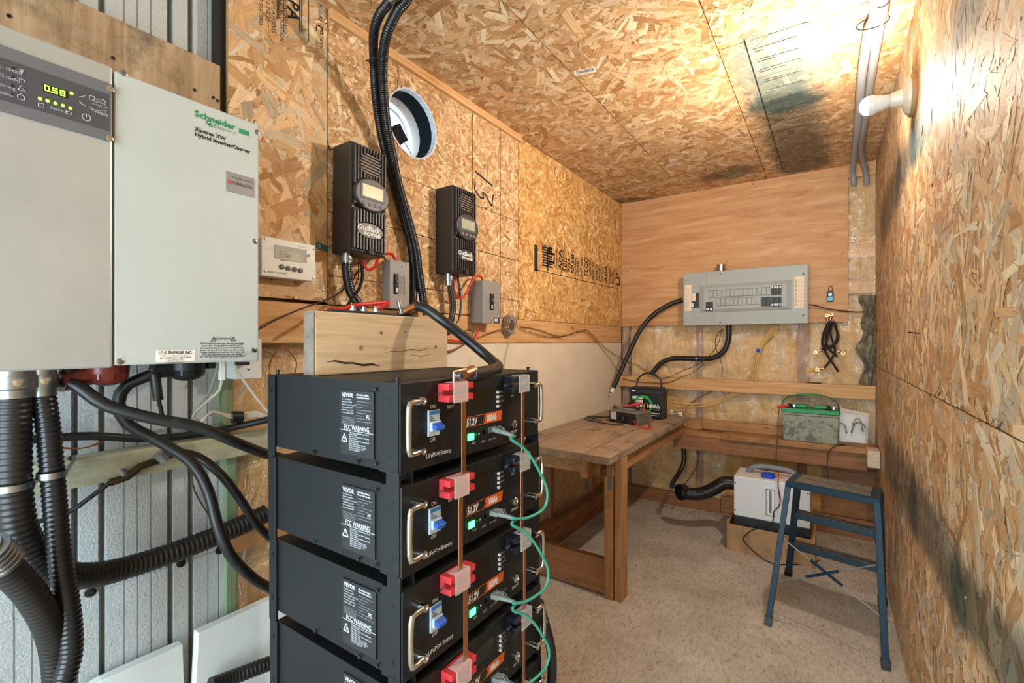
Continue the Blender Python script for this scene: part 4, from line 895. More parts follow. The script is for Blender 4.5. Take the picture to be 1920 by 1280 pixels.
# ------------------------------------------------------------------ small breaker boxes
def breaker_box(label, ycs, slots, lab, x1):
    y0, y1, z0, z1 = ycs
    t = thing('breaker_box', label, 'breaker box', (LW, (y0 + y1) / 2, z0), 'grey breaker boxes on the strand board')
    obj('box', MB().box(LW + .001, x1 - .004, y0 + .003, y1 - .003, z0 + .002, z1 - .002), M['box_grey'], t, bevel=.003)
    f = obj('cover', MB().box(x1 - .006, x1, y0, y1, z0, z1), M['box_grey'], t, bevel=.0025)
    yc, zc = (y0 + y1) / 2, (z0 + z1) / 2
    screw((x1, yc + .002, z1 - .018), (1, 0, 0), .005, f); screw((x1, yc, z0 + .015), (1, 0, 0), .005, f)
    w = .018; yb = y0 + (y1 - y0) * (.28 if slots else .46)
    obj('opening', MB().box(x1, x1 + .0008, yb - w * .5, yb + w * (.6 if slots else 1.3), zc - .036, zc + .040), M['black_ink'], f)
    br = obj('breaker', MB().box(x1 + .0008, x1 + .008, yb - w * .42, yb + w * .42, zc - .034, zc + .036), M['black_plastic'], f, bevel=.001)
    obj('toggle', MB().box(x1 + .008, x1 + .016, yb - w * .25, yb + w * .3, zc + .004, zc + .016), M['face_grey'], br, bevel=.001)
    obj('rating_tag', MB().box(x1 + .008, x1 + .0085, yb - w * .3, yb + w * .3, zc - .03, zc - .014), M['grey_ink'], br)
    if slots:
        for i in range(5):
            y = yb + .014 + i * .0076
            for s in (-1, 1): obj('knockout', MB().box(x1, x1 + .0007, y, y + .0012, zc + s * .018 - .016, zc + s * .018 + .016), M['face_dark'], f)
    if lab:
        lb = obj('blue_label', MB().box(x1, x1 + .0006, y1 - .045, y1 - .003, z0 + .004, z0 + .03), M['dkblue'], f)
        text('label_text', 'TRUE', .012, (x1 + .0007, y1 - .043, z0 + .014), EY, EZ, M['white_ink'], lb, sx=.9) if False else None
        for i in range(4): obj('label_bar', MB().box(x1 + .0006, x1 + .0009, y1 - .041 + i * .006, y1 - .0375 + i * .006, z0 + .010, z0 + .025), M['white_ink'], lb)
breaker_box('first grey breaker box with slotted cover, left of the tall conduits', (1.174, 1.272, 1.336, 1.516), True, False, -1.336)
breaker_box('second grey breaker box with a blue sticker, left of the wire coil', (1.690, 1.823, 1.298, 1.496), False, True, -1.305)

# ------------------------------------------------------------------ tall twin conduits up to the ceiling
def X3(l): return [HX(u, v, x) for u, v, x in l]
ribbed('flexible_conduit', 'left of two tall glossy black conduits rising to the ceiling', X3([(760, -60, -1.02), (731, 0, -1.10), (712, 27, -1.14), (701, 62, -1.19), (701, 112, -1.25), (704, 175, -1.30), (712, 237, -1.34), (722, 285, -1.355), (737, 340, -1.36), (755, 402, -1.36), (771, 465, -1.36), (776, 515, -1.36), (775, 560, -1.36), (768, 590, -1.36), (755, 604, -1.36)]), .0155, M['conduit'], .0075, .09, n=14)
ribbed('flexible_conduit', 'right of two tall glossy black conduits rising to the ceiling', X3([(800, -70, -.99), (762, 0, -1.07), (745, 22, -1.10), (726, 62, -1.15), (718, 112, -1.21), (719, 175, -1.27), (726, 240, -1.31), (736, 290, -1.33), (746, 340, -1.335), (763, 402, -1.335), (779, 465, -1.335), (786, 515, -1.335), (794, 565, -1.34), (800, 590, -1.34)]), .0165, M['conduit'], .0075, .09, n=14)
zt = thing('cable_tie', 'black cable tie binding the two tall conduits', 'cable tie', HX(709, 119, -1.23))
obj('loop', MB().tube([HX(709, 119, -1.225) + V((-.012 * math.sin(a) * .0, .032 * math.cos(a), 0)) + V((.02 * math.sin(a), 0, .003 * math.sin(a))) for a in lsp(0, 2 * math.pi, 24)], .0022, 6), M['black_plastic'], zt)
obj('tail', MB().beam(HX(697, 117, -1.24), HX(686, 113, -1.26), .002, .005), M['black_plastic'], zt)
obj('fitting', MB().lathe(HX(731, 0, -1.10), (HX(712, 27, -1.14) - HX(731, 0, -1.10)), [(-.02, .019), (0, .019), (.004, .017)], 16), M['zinc'], None) and tag(bpy.context.scene.objects['fitting'], 'silver ring fitting at the top of the left tall conduit', 'fitting')

# ------------------------------------------------------------------ battery stack
BX = -.61; BY0 = .559; BWD = .460; BDP = .420; BZT = 1.140; BP = .1795; BH = .158
def fb(u, v, x=0.0):   # a point of the top unit's front face, in the unit's own space
    p = HX(u, v, BX + x); return V((x, p.y - BY0, p.z - (BZT - BP)))
def sb(u, v, dy=0.0):   # a point on the unit's side face
    p = HY(u, v, BY0); return V((p.x - BX, -dy, p.z - (BZT - BP)))
def battery(label):
    t = thing('rack_battery', label, 'battery', (0, 0, 0), 'stacked rack batteries', local=True)
    z0 = BP - BH; bk = M['black_steel']
    obj('case', MB().box(-BDP + .02, -.004, .003, BWD - .003, z0, BP - .001), bk, t, bevel=.0012)
    obj('lid', MB().box(-BDP + .02, -.052, .0015, BWD - .0015, BP - .002, BP), bk, t)
    fp = obj('front_panel', MB().box(-.004, 0, 0, BWD, z0, BP), bk, t, bevel=.0012)
    for y0, y1 in ((0, .0025), (BWD - .0025, BWD)):
        obj('side_bracket', MB().box(-.052, -.004, y0 - (.0015 if y0 == 0 else 0), y1 + (.0015 if y0 else 0), z0, BP), bk, t)
        obj('corner_leg', MB().box(-.034, -.001, y0 - (.002 if y0 == 0 else 0), y1 + (.002 if y0 else 0), 0.0005, z0 + .004), bk, t)
        obj('rear_ear', MB().box(-BDP, -BDP + .028, y0 - (.003 if y0 == 0 else 0), y1 + (.003 if y0 else 0), .0005, BP), bk, t, bevel=.001)
    for y in (.004, BWD - .031):
        mb = MB(); mb.box(-.034, 0, y, y + .027, .0005, .0025); mb.box(-.034, 0, y + .025, y + .027, .0005, z0)
        obj('foot_channel', mb, bk, t)
    for u, v in [(705, 729.5), (705.5, 869.5), (509.5, 732), (509.8, 812), (672, 865), (590, 847)]: screw(sb(u, v, .0035), (0, -1, 0), .0038, t, M['black_steel'])
    for u, v in [(733, 750), (733, 856)]: screw(fb(u + 26, v, 0) * 1, (1, 0, 0), .0035, t, M['black_steel']) if False else screw(sb(733, v, .002), (0, -1, 0), .0035, t, M['black_steel'])
    # handles: chrome standoffs with the grip bent outward
    for yr, yb_ in ((.030, -.004), (.402, .432)):
        zt0, zb0 = .1475, .0600; s = 1 if yb_ > yr else -1; r = .0050
        pth = [V((.021, yr, zt0)), V((.023, yr + s * .012, zt0)), V((.024, yb_ - s * .008, zt0)), V((.025, yb_, zt0 - .010)), V((.025, yb_, zb0 + .010)), V((.024, yb_ - s * .008, zb0)), V((.023, yr + s * .012, zb0)), V((.021, yr, zb0))]
        h = obj('handle', MB().tube(smoothpath(pth, .006), r, 12), M['chrome'], t, smooth=True)
        for z in (zt0, zb0): obj('standoff', MB().lathe((0, yr, z), (1, 0, 0), [(0, .0075), (.022, .0075), (.027, .0068), (.027, .004), (.025, .003), (.025, 0)], 18), M['chrome'], h, smooth=True)
    # breaker
    a, b = fb(801, 771), fb(822, 771); zb = fb(812, 816).z; zt_ = fb(812, 768).z
    br = obj('breaker', MB().box(0, .004, a.y, b.y, zb, zt_), M['ltblue'], t, bevel=.0008)
    obj('cap', MB().box(.004, .0046, a.y + .001, b.y - .001, zt_ - .008, zt_ - .001), plain('mid_blue', '#3f86cf', .4), br)
    zm = zb + (zt_ - zb) * .36
    obj('toggle_mount', MB().box(.004, .010, a.y + .002, b.y - .002, zm - .008, zm + .010), M['ltblue'], br, bevel=.002)
    obj('toggle', MB().obox((.014, (a.y + b.y) / 2, zm + .001), (.006, 0, -.003), (0, (b.y - a.y) * .38, 0), (.001, 0, .004)), plain('blue_toggle', '#2a62c4', .4), br, bevel=.001)
    for i in range(5): obj('print_line', MB().box(.004, .0044, a.y + .004, a.y + .010 + .004 * (i % 3), zt_ - .012 - i * .0036, zt_ - .0108 - i * .0036), M['black_ink'], br)
    def ft(s, sz, u, v, al='CENTER', mat='white_ink', bold=0., sx=.9, x=.0004, shear=0, par=None): return text('lettering', s, sz, fb(u, v, x), EY, EZ, M[mat], par or t, align=al, bold=bold, sx=sx, shear=shear)
    ft('ON', .0098, 811.5, 765); ft('OFF', .0098, 811.5, 827); ft('BAT+', .0095, 845, 765); ft('LiFePO4 Battery', .0115, 823, 853, sx=.88); ft('BAT-', .0085, 961, 744)
    ft('SOC', .0065, 888, 832); ft('RS232', .006, 906, 829, mat='grey_ink'); ft('CAN-1 485-1', .006, 922.5, 824, mat='grey_ink', sx=.8); ft('RST', .006, 945, 807, mat='grey_ink'); ft('ON/OFF', .0085, 963, 811)
    # window and keys
    a = fb(885, 731); b = fb(922, 726); w0 = fb(885, 765).z; w1 = fb(885, 730).z
    sc = obj('display_window', MB().box(.0, .0006, a.y, b.y, w0, w1), M['screen_dark'], t)
    fr = MB(); fr.box(.0, .0012, a.y - .002, b.y + .002, w0 - .002, w0); fr.box(.0, .0012, b.y, b.y + .002, w0 - .002, w1 + .002); obj('window_edge', fr, M['black_steel'], sc)
    for i, s in enumerate(('MENU', 'ENTER', 'DOWN', 'ESC')):
        v = 735 + i * 8.7; obj('key', MB().lathe(fb(932, v), (1, 0, 0), [(0, .0034), (.004, .0034), (.005, .002), (.005, 0)], 14), M['white_plastic'], t, smooth=True); ft(s, .006, 936, v + 1.2, 'LEFT', 'grey_ink', sx=.8)
    # printed 51.2V / 100Ah flash
    P0, P1 = fb(871, 784), fb(941, 769); zt2, zb2 = fb(871, 783).z, fb(871, 803).z; ym = P0.y + (P1.y - P0.y) * .47
    e = .0012; x = .0003
    o = MB(); o.prism([(x, P0.y + .005, zt2), (x, P0.y, zb2), (x, ym - .001, zb2), (x, ym + .006, zt2)], (.0002, 0, 0)); og = obj('orange_border', o, M['orange'], t)
    o = MB(); o.prism([(x + .0002, P0.y + .005 + e, zt2 - e), (x + .0002, P0.y + e, zb2 + e), (x + .0002, ym - .001 - e, zb2 + e), (x + .0002, ym + .006 - e, zt2 - e)], (.0002, 0, 0)); obj('black_field', o, M['black_plastic'], og)
    zc = (zt2 + zb2) / 2
    o = MB(); o.prism([(x, ym + .0085, zt2), (x, ym + .0035, zc + .002), (x, ym + .007, zc), (x, ym + .001, zb2), (x, P1.y - .004, zb2), (x, P1.y, zt2)], (.0004, 0, 0)); obj('orange_field', o, M['orange'], t)
    hgt = (zt2 - zb2)
    text('lettering', '51.2V', hgt * .92, V((x + .0005, P0.y + .0045, zb2 + hgt * .18)), EY, EZ, M['white_ink'], t, bold=.045, shear=.15, sx=.74)
    text('lettering', '100Ah', hgt * .88, V((x + .0005, ym + .010, zb2 + hgt * .19)), EY, EZ, M['white_ink'], t, bold=.045, shear=.15, sx=.72)
    # state of charge light, ports
    a, b = fb(877, 814), fb(888, 823.5); obj('charge_light', MB().box(0, .0012, a.y, b.y, b.z, a.z), M['led'], t)
    obj('alarm_ring', MB().lathe(fb(892.5, 815), (1, 0, 0), [(0, .0026), (.0006, .0026), (.0006, .0018)], 14), M['green_ink'], t)
    obj('alarm_ring', MB().lathe(fb(898, 813.5), (1, 0, 0), [(0, .0022), (.0006, .0022), (.0006, .0015)], 14), M['grey_ink'], t)
    obj('round_port', MB().lathe(fb(907.5, 809.5), (1, 0, 0), [(0, .0062), (.001, .0062), (.001, .0045), (-.002, .004), (-.002, 0)], 16), M['black_ink'], t)
    for u, v in ((919, 805.5), (925.5, 804)):
        p = fb(u, v); obj('network_port', MB().box(0, .0012, p.y - .0072, p.y + .0072, p.z - .0062, p.z + .0062), M['zinc'], t)
    obj('power_button', MB().lathe(fb(963.5, 795), (1, 0, 0), [(0, .0095), (.003, .0095), (.004, .0085), (.004, .007), (.0025, .0065), (.0025, 0)], 20), M['chrome'], t, smooth=True)
    # terminal blocks
    def term(y, z, w, h, d, mat, cover_off):
        tb = obj('terminal_block', MB().prism([(0, y - w / 2, z - h / 2), (d, y - w / 2, z - h / 2), (d, y - w / 2, z - h * .14), (.010, y - w / 2, z - h * .14), (.010, y - w / 2, z + h * .14), (d, y - w / 2, z + h * .14), (d, y - w / 2, z + h / 2), (0, y - w / 2, z + h / 2)], (0, w, 0)), mat, t, bevel=.001)
        obj('stud_plate', MB().box(.010, d - .005, y - w * .2, y + w * .2, z - h * .12, z + h * .12), M['copper'], tb)
        obj('clear_cover', MB().box(d + .0016, d + .0036, y - w * .30 + cover_off, y + w * .28 + cover_off, z - h * .58, z + h * .58), M['acrylic'], tb, bevel=.0008)
        obj('cover_top', MB().box(d - .018, d + .0016, y - w * .30 + cover_off, y + w * .28 + cover_off, z + h * .55, z + h * .58), M['acrylic'], tb)
        for yy in (-.17, .12): screw((d - .003, y + w * yy + cover_off, z), (1, 0, 0), .0042, tb, M['zinc'])
        p = V((d * .55, y - w / 2, z)); obj('pin', MB().tube([p, p + V((0, -.014, -.001)), p + V((0, -.015, -.001))], [.0016, .0016, .003], 8), M['zinc'], tb)
        return V((d, y, z))
    tp = term(.130, .1555, .0735, .034, .027, M['red'], -.004); tn = term(.343, .1555, .0735, .034, .027, plain('blue_black_plastic', '#101320', .35), .006)
    # printed data plate on the side
    def sd(u, v, h=.0): return sb(u, v, .0006 + h)
    A = sd(639, 730); B = sd(701, 730); zl = sd(639, 849).z
    pl = obj('data_plate', MB().box(A.x, B.x, -.0004, .0032, zl, A.z), plain('matt_black_label', '#1d1e20', .55, var=.05), t)
    EXx = (1, 0, 0); Wl = B.x - A.x; Hl = A.z - zl
    def pt(fx, fz): return V((A.x + Wl * fx, -.0006, A.z - Hl * fz))
    def st(s, sz, fx, fz, al='LEFT', bold=0, sx=.9): return text('label_text', s, sz, pt(fx, fz), EXx, EZ, M['grey_ink'], pl, align=al, bold=bold, sx=sx)
    st('VEVOR', .0112, .05, .105, bold=.03, sx=.92)
    st('Affordable, Reliable,', .0048, .50, .07, bold=.03); st('Home Improvement.', .0048, .50, .11, bold=.03)
    for i, s in enumerate(['Server Rack Battery', 'Battery Type: LiFePO4', 'Rated Discharge Current: 100A', 'Nominal Voltage: 51.2V', 'Nominal Energy: 5120Wh', 'Nominal Capacity: 100Ah']): st(s, .0036, .05, .15 + i * .042, bold=.01)
    for i in range(5): obj('label_rule', MB().box(pt(.05, 0).x, pt(.46 - .05 * (i == 4), 0).x, -.0009, -.0004, pt(0, .425 + i * .024).z, pt(0, .416 + i * .024).z), M['face_grey'], pl)
    for i in range(8): obj('label_rule', MB().box(pt(.50, 0).x, pt(.93 - .12 * (i % 3) * (i < 6), 0).x, -.0009, -.0004, pt(0, .165 + i * .043).z, pt(0, .154 + i * .043).z), M['face_grey'], pl)
    st('FC', .009, .80, .40, bold=.03)
    st('FCC WARNING', .0125, .50, .605, 'CENTER', bold=.02, sx=.82)
    obj('label_rule', MB().box(A.x, B.x, -.0009, -.0004, pt(0, .625).z, pt(0, .618).z), M['grey_ink'], pl)
    tri(pl, pt(.13, .76), .0095, M['grey_ink'], V(EXx), V(EZ), .22)
    for i, s in enumerate(['This device complies with part 15 of', 'the FCC Rules.', 'Operation is subject to the following', 'two conditions:', '(1)This device may not cause harmful', 'interference, and', '(2)this device must accept any', 'interference received, including', 'interference that may cause', 'undesired operation.']): st(s, .0040, .27, .66 + i * .029, bold=.01, sx=.95)
    return t, tp, tn
names = ['topmost', 'second from the top', 'third from the top', 'fourth from the top', 'fifth from the top', 'bottom']
bat, TP, TN = battery('black rack battery with chrome handles, %s of the stack' % names[0])
bats = [bat] + [copy_tree(bat) for _ in range(5)]
offs = []
for i, b in enumerate(bats):
    b.location = V((BX + .0018 * i, BY0 + .0008 * i, BZT - BP * (i + 1))); b['label'] = 'black rack battery with chrome handles, %s of the stack' % names[i]; offs.append(b.location.copy())
zb = BZT - BP * 6
skid = thing('battery_skid', 'low timber skid under the battery stack', 'skid', (BX - .2, BY0 + .23, 0))
for y in (BY0 + .01, BY0 + .40): obj('runner', MB().box(BX - .42, BX + .01, y, y + .06, 0, zb - .001), M['pine_old'][0], skid, bevel=.003)
for nm, s in (('lid_bolt', 0),):
    for u, v in [(521, 702), (745, 713), (990, 690)]:
        p = HX(u, v + 4, BX - .01) if u > 700 else HY(u, v + 4, BY0 + .01); p = V((p.x, p.y, BZT))
        obj('lid_bolt', MB().lathe(p - V((0, 0, .003)), (0, 0, 1), [(0, .003), (.009, .003), (.009, .0048), (.0125, .0048), (.0125, 0)], 12), M['black_steel'], None, smooth=True)
for i, o in enumerate([o for o in bpy.data.objects if o.name.startswith('lid_bolt')]): o.parent = bat; o.matrix_parent_inverse = Matrix.Translation(-offs[0])
# copper busbars between neighbouring units (each joins two blocks)
for i in range(5):
    for T, nm, w, k in ((TP, 'red', .0125, .006), (TN, 'black', .011, .004)):
        a = offs[i] + T; b = offs[i + 1] + T; s = k if i % 2 == 0 else -k
        x = (a.x + b.x) / 2 - .0075
        bb = obj('copper_busbar', MB().obox(((a.x + b.x) / 2 - .0045, a.y + s + .004, (a.z + b.z) / 2), (.0012, 0, 0), (0, w / 2, 0), (.0, .0, (a.z - b.z) / 2 + .010)), M['copper'], bevel=.0006)
        tag(bb, 'copper bar joining the %s terminals of the %s and %s batteries' % (nm, names[i].split(' ')[0], names[i + 1].split(' ')[0]), 'busbar', 'copper busbars')
# network jumpers
def port(i, k): return offs[i] + fb((919, 925.5)[k], (805.5, 804)[k])
for i in range(5):
    nt = thing('network_cable', 'teal network jumper cable between the %s and %s batteries' % (names[i].split(' ')[0], names[i + 1].split(' ')[0]), 'cable', port(i, 1), 'teal network jumpers')
    A = port(i, 1); B = port(i + 1, 0) if i < 5 else None
    A2 = A + V((.048, .010, -.012)); B2 = B + V((.048, .016, -.006)); sh_ = A - port(0, 1)
    pts = [A2] + [HX(u, v, x) + sh_ for u, v, x in ((958, 823, -.555), (985, 843, -.545), (1008, 877, -.535), (1026, 920, -.53), (1020, 952, -.535), (990, 970, -.545), (962, 972, -.555))] + [B2]
    obj('cord', MB().tube(smoothpath(pts, .008), .0031, 10), M['teal'], nt, smooth=True)
    for P, Q in ((A, A2), (B, B2)):
        d = (Q - P).normalized()
        pg = obj('plug', MB().obox(P + d * .008, d * .009, V((0, .006, 0)), V((0, 0, .0048))), M['acrylic'] if False else M['netgrey'], nt, bevel=.0008)
        obj('boot', MB().tube([P + d * .014, P + d * .03, P + d * .053], [.0052, .0048, .0034], 10), M['netgrey'], nt, smooth=True)
        obj('latch', MB().tube(smoothpath([P + d * .006 + V((0, 0, .005)), P + d * .016 + V((0, .001, .0105)), P + d * .025 + V((0, .002, .007)), P + d * .028 + V((0, .001, .003))], .005), .0011, 6), M['netgrey'], nt)

# ------------------------------------------------------------------ timber block, busbar and main cable on the stack
ZT = BZT + .0005
blk = thing('timber_block', 'pale rough sawn timber block standing on edge on the battery stack', 'timber', (-.905, .78, ZT))
obj('plank', MB().box(-.925, -.887, .578, .988, ZT, ZT + .136), M['block'], blk, bevel=.003)
rk = random.Random(3)
obj('end_grain', MB().box(-.9245, -.8875, .5765, .578, ZT + .001, ZT + .135), plain('shaded_weathered_end_grain', '#6d6358', .9, var=.25, scale=35, dirt=('#3a3128', 22, .6, .7)), blk)  # grey weathering, with the end face's shade darkened into the same colour
for u, v, r_ in ((715, 624, .005), (677, 652, .006), (817, 650, .0055), (760, 622, .003)): obj('knot', MB().lathe(HX(u, v, -.8871), (1, 0, 0), [(0, r_), (.0004, r_ * .9), (.0004, 0)], 9), plain('brown_knot', '#8a6644', .8, var=.4, scale=200), blk)
for path in ([(612, 679), (628, 676), (645, 680), (662, 680), (680, 684), (697, 682), (712, 686)], [(722, 661), (735, 658), (752, 659), (770, 655), (790, 657), (806, 650)], [(770, 664), (790, 668), (812, 662)], [(589.5, 590), (596, 596)]):
    q = [HX(u, v, -.8868) for u, v in path]; mb = MB()
    tk = .0028 if path[0][0] == 612 else .0011
    mb.tube(q, [.0003] + [tk * rk.uniform(.5, 1.2) for _ in q[1:-1]] + [.0003], 6)
    obj('crack', mb, plain('charred_crack', '#33210f', .9), blk)
zb_ = ZT + .136
bus = thing('bus_strip', 'black flat busbar with bolts lying along the top of the timber block', 'busbar', (-.93, .75, zb_))
P0, P1 = HX(616, 581, -.93), HX(760, 588, -.93)
obj('strip', MB().box(-.952, -.90, P0.y, P1.y, zb_ + .0005, zb_ + .0065), M['black_steel'], bus, bevel=.001)
for u, v in [(662, 577), (682, 576), (705, 577)]:
    p = HX(u, v, -.93); p.z = zb_ + .006; obj('nut', MB().lathe(p, (0, 0, 1), [(0, .008), (.007, .008), (.007, .0045), (.014, .0045), (.014, 0)], 6), M['zinc'], bus)
p = HX(754, 578, -.92); p.z = zb_ + .006
obj('bolt', MB().lathe(p, V((-.1, -.25, 1)), [(0, .012), (.009, .012), (.009, .006), (.038, .006), (.038, 0)], 12), M['zinc'], bus, smooth=True)
cable('red_wire', 'red wire lying along the busbar behind the timber block', [HX(612, 583, -.96), HX(640, 581, -.96), HX(660, 574, -.95), HX(690, 570, -.95), HX(718, 568, -.96), HX(726, 566, -.965), HX(727, 571, -.955), HX(716, 575, -.94), HX(709, 577, -.93)], .0058, M['red_wire'], 'wire')
cable('black_wire', 'short black stub of wire at the left end of the busbar', [HX(615, 582, -.94), HX(635, 583, -.94), HX(650, 583, -.94)], .004, M['rubber'], 'wire')
mc = thing('main_cable', 'thick black cable from the busbar down to the top battery with copper lugs', 'cable', HX(760, 580, -.9))
pts = [HX(782, 574, -.89), HX(800, 580, -.86), HX(830, 601, -.82), HX(870, 632, -.78), HX(905, 661, -.735), HX(926, 679, -.695), HX(934, 687, -.66), HX(925, 693, -.63), HX(907, 697, -.61), HX(884, 701, -.592)]
obj('jacket', MB().tube(smoothpath(pts, .01), .0128, 14), M['rubber'], mc, smooth=True)
obj('upper_lug', MB().tube([HX(784, 574, -.89), HX(770, 578, -.90), HX(756, 585, -.91)], [.012, .011, .008], 10), M['copper'], mc, smooth=True)
L = HX(862, 704, -.592)
lg = obj('lower_lug', MB().obox(L, V((.003, 0, 0)), V((0, .020, .002)), V((0, 0, .013))), M['copper'], mc, bevel=.003)
obj('barrel', MB().tube([L + V((-.001, .014, .002)), L + V((-.004, .045, .006))], [.010, .0125], 14), M['copper'], mc, smooth=True)
obj('bolt', MB().lathe(L + V((.003, -.008, 0)), (1, 0, 0), [(0, .010), (.002, .010), (.002, .0075), (.010, .0075), (.010, .004), (.005, .0035), (.005, 0)], 14), M['zinc'], lg, smooth=True)
cable('battery_cable', 'heavy black cable hanging behind the far edge of the battery stack', [HX(1012, 1130, -.66), HX(1022, 1170, -.60), HX(1033, 1215, -.585), HX(1035, 1260, -.585), HX(1030, 1330, -.585), HX(1015, 1420, -.60)], .0125, M['rubber'], n=12)

# ------------------------------------------------------------------ wire coil and loose wires along the left wall
coil = thing('wire_coil', 'coil of thin grey wire hanging on the rail beside the second breaker box', 'wire', HX(957, 608, LW + .03))
cc = HX(957, 609, LW + .03); rc_ = random.Random(5)
for i in range(14):
    ry, rz_ = .032 + rc_.uniform(-.008, .006), .048 + rc_.uniform(-.012, .008); x0 = cc.x + rc_.uniform(-.02, .012); dy, dz = rc_.uniform(-.008, .008), rc_.uniform(-.008, .008)
    obj('turn', MB().tube([V((x0 + .006 * math.sin(3 * a), cc.y + dy + ry * math.cos(a), cc.z + dz + rz_ * math.sin(a))) for a in lsp(0, 2 * math.pi, 22)], .002, 5), M['grey_wire'], coil)
obj('tail', MB().tube(smoothpath([HX(955, 628, LW + .02), HX(954, 645, LW + .012), HX(948, 668, LW + .012), HX(946, 700, LW + .012)]), .0016, 6), M['grey_wire'], coil)
obj('twist', MB().tube(smoothpath([HX(970, 612, LW + .02), HX(955, 614, LW + .045), HX(940, 617, LW + .02), HX(915, 625, LW + .02), HX(880, 640, LW + .01), HX(850, 655, LW + .01), HX(836, 659, LW + .012)]), .0026, 6), M['copper_wire'], coil)
cable('thin_wire', 'long thin dark wire running from the wire coil along the rail to the corner', [HX(975, 612, LW + .01), HX(1010, 618, LW + .01), HX(1050, 630, LW + .01), HX(1090, 620, LW + .01), HX(1103, 621, LW + .01), HX(1130, 648, LW + .02), HX(1165, 672, LW + .03), HY(1205, 690, 3.53), HY(1235, 708, 3.54), HY(1250, 708, 3.55)], .0022, M['brown_wire'], 'wire', n=6)
cable('thin_wire', 'second thin dark wire sagging lower along the left rail', [HX(975, 616, LW + .012), HX(1020, 630, LW + .012), HX(1050, 632, LW + .012), HX(1090, 621, LW + .014), HX(1112, 634, LW + .014), HX(1140, 667, LW + .014), HX(1158, 695, LW + .014)], .0018, M['brown_wire'], 'wire', n=6)
cable('thin_wire', 'thin dark wire draped under the busbar cable beside the timber block', [HX(836, 663, LW + .02), HX(856, 655, LW + .02), HX(880, 640, LW + .025), HX(893, 628, LW + .02), HX(880, 618, LW + .02), HX(868, 622, LW + .02)], .0022, M['brown_wire'], 'wire', n=6)

# ------------------------------------------------------------------ workbench
BZ = .705; bx0 = LW + .012; bx1 = -.80; by0 = 1.955; by1 = 3.36
wbn = thing('workbench', 'rough lumber workbench with a worn plank top along the left wall', 'workbench', ((bx0 + bx1) / 2, 2.6, 0))
ws = (bx1 - bx0) / 4
for i in range(4):
    obj('plank', MB().box(bx0 + i * ws + .0028, bx0 + (i + 1) * ws - .0028, by0 + (.0, .006, .002, -.004)[i], by1 - (.0, .01, .02, 0)[i], BZ - .036 + (.0005 * (i % 2)), BZ - .001 * (i % 2)), M['bench'], wbn, bevel=.0025)
P = M['pine_old']
obj('apron', MB().box(bx1 - .075, bx1 - .037, by0 + .13, by1, BZ - .125, BZ - .037), P[1], wbn, bevel=.002)
obj('apron', MB().box(bx0 + .01, bx1 - .10, by0 + .115, by0 + .153, BZ - .125, BZ - .037), P[0], wbn, bevel=.002)
obj('apron', MB().box(bx1 - .165, bx1 - .127, by0 + .035, by1 - .1, BZ - .125, BZ - .037), P[1], wbn, bevel=.002)
a = Z1 = HZ(1137, 1118, 0); b = HZ(1184, 1116, 0)
obj('leg', MB().box(-.885, -.842, 2.085, 2.123, 0, BZ - .126), P[2], wbn, bevel=.002)
obj('leg', MB().box(-.836, -.80, 2.09, 2.165, 0, BZ - .037), P[2], wbn, bevel=.003)
obj('stretcher', MB().box(bx0 + .06, -.886, 2.10, 2.138, .012, .175), M['pine_dark'][0], wbn, bevel=.003)
obj('bracket', MB().box(-.865, -.845, 2.083, 2.085, BZ - .19, BZ - .13), M['face_grey'], wbn)

# battery, charger and leads on the bench
bt = thing('lithium_battery', 'black lithium battery with a carry strap and green logo on the workbench', 'battery', (-1.01, 3.15, BZ))
x0, x1, y0, y1 = -1.128, -.905, 3.085, 3.215; z1 = BZ + .205
obj('case', MB().box(x0 + .004, x1 - .004, y0 + .003, y1 - .003, BZ, z1 - .045), M['black_plastic'], bt, bevel=.004)
obj('lid', MB().box(x0, x1, y0, y1, z1 - .046, z1 - .012), M['black_plastic'], bt, bevel=.004)
obj('lid', MB().box(x0 + .012, x1 - .012, y0 + .012, y1 - .012, z1 - .013, z1), M['black_plastic'], bt, bevel=.004)
obj('carry_strap', MB().tube(smoothpath([V((x0 + .03, 3.15, z1 - .01)), V((x0 + .035, 3.15, z1 + .045)), V((x0 + .075, 3.15, z1 + .085)), V((-1.015, 3.15, z1 + .092)), V((x1 - .06, 3.15, z1 + .08)), V((x1 - .025, 3.15, z1 + .04)), V((x1 - .03, 3.15, z1 - .01))]), .0058, 8), M['rubber'], bt, smooth=True)
fy = y0 + .0028
pl = obj('front_label', MB().box(x0 + .012, x1 - .012, fy - .0004, fy, BZ + .012, z1 - .05), plain('black_print', '#101112', .4, var=.03), bt)
EXx = (1, 0, 0); xc = (x0 + x1) / 2
mb = MB(); rg = random.Random(2); c0 = V((xc - .02, fy - .0006, BZ + .085))
for i in range(40):
    a0, a1 = [math.radians(-100 + 250 * (i + k) / 40) for k in (0, 1.15)]; r0, r1 = .052 + rg.uniform(-.003, .002), .064 + rg.uniform(-.003, .008) * (1 if i % 3 else .4)
    ring = lambda a, r: c0 + V((math.cos(a) * r, -.00001 * i, math.sin(a) * r)); mb.quad(ring(a0, r0), ring(a0, r1), ring(a1, r1), ring(a1, r0))
obj('green_swirl', mb, plain('green_print', '#28a83c', .5), pl, recalc=False)
for z, w in ((BZ + .128, .07), (BZ + .105, .07)): obj('white_tag', MB().box(x0 + .022, x0 + .022 + w, fy - .0009, fy - .0004, z, z + .016), M['paper'], pl)
text('label_text', 'LiFePO4', .013, V((x0 + .03, fy - .001, BZ + .109)), EXx, EZ, M['black_ink'], pl)
obj('white_tag', MB().box(x0 + .02, x0 + .04, y0 - .0006, y0, z1 - .028, z1 - .018), M['paper'], bt)
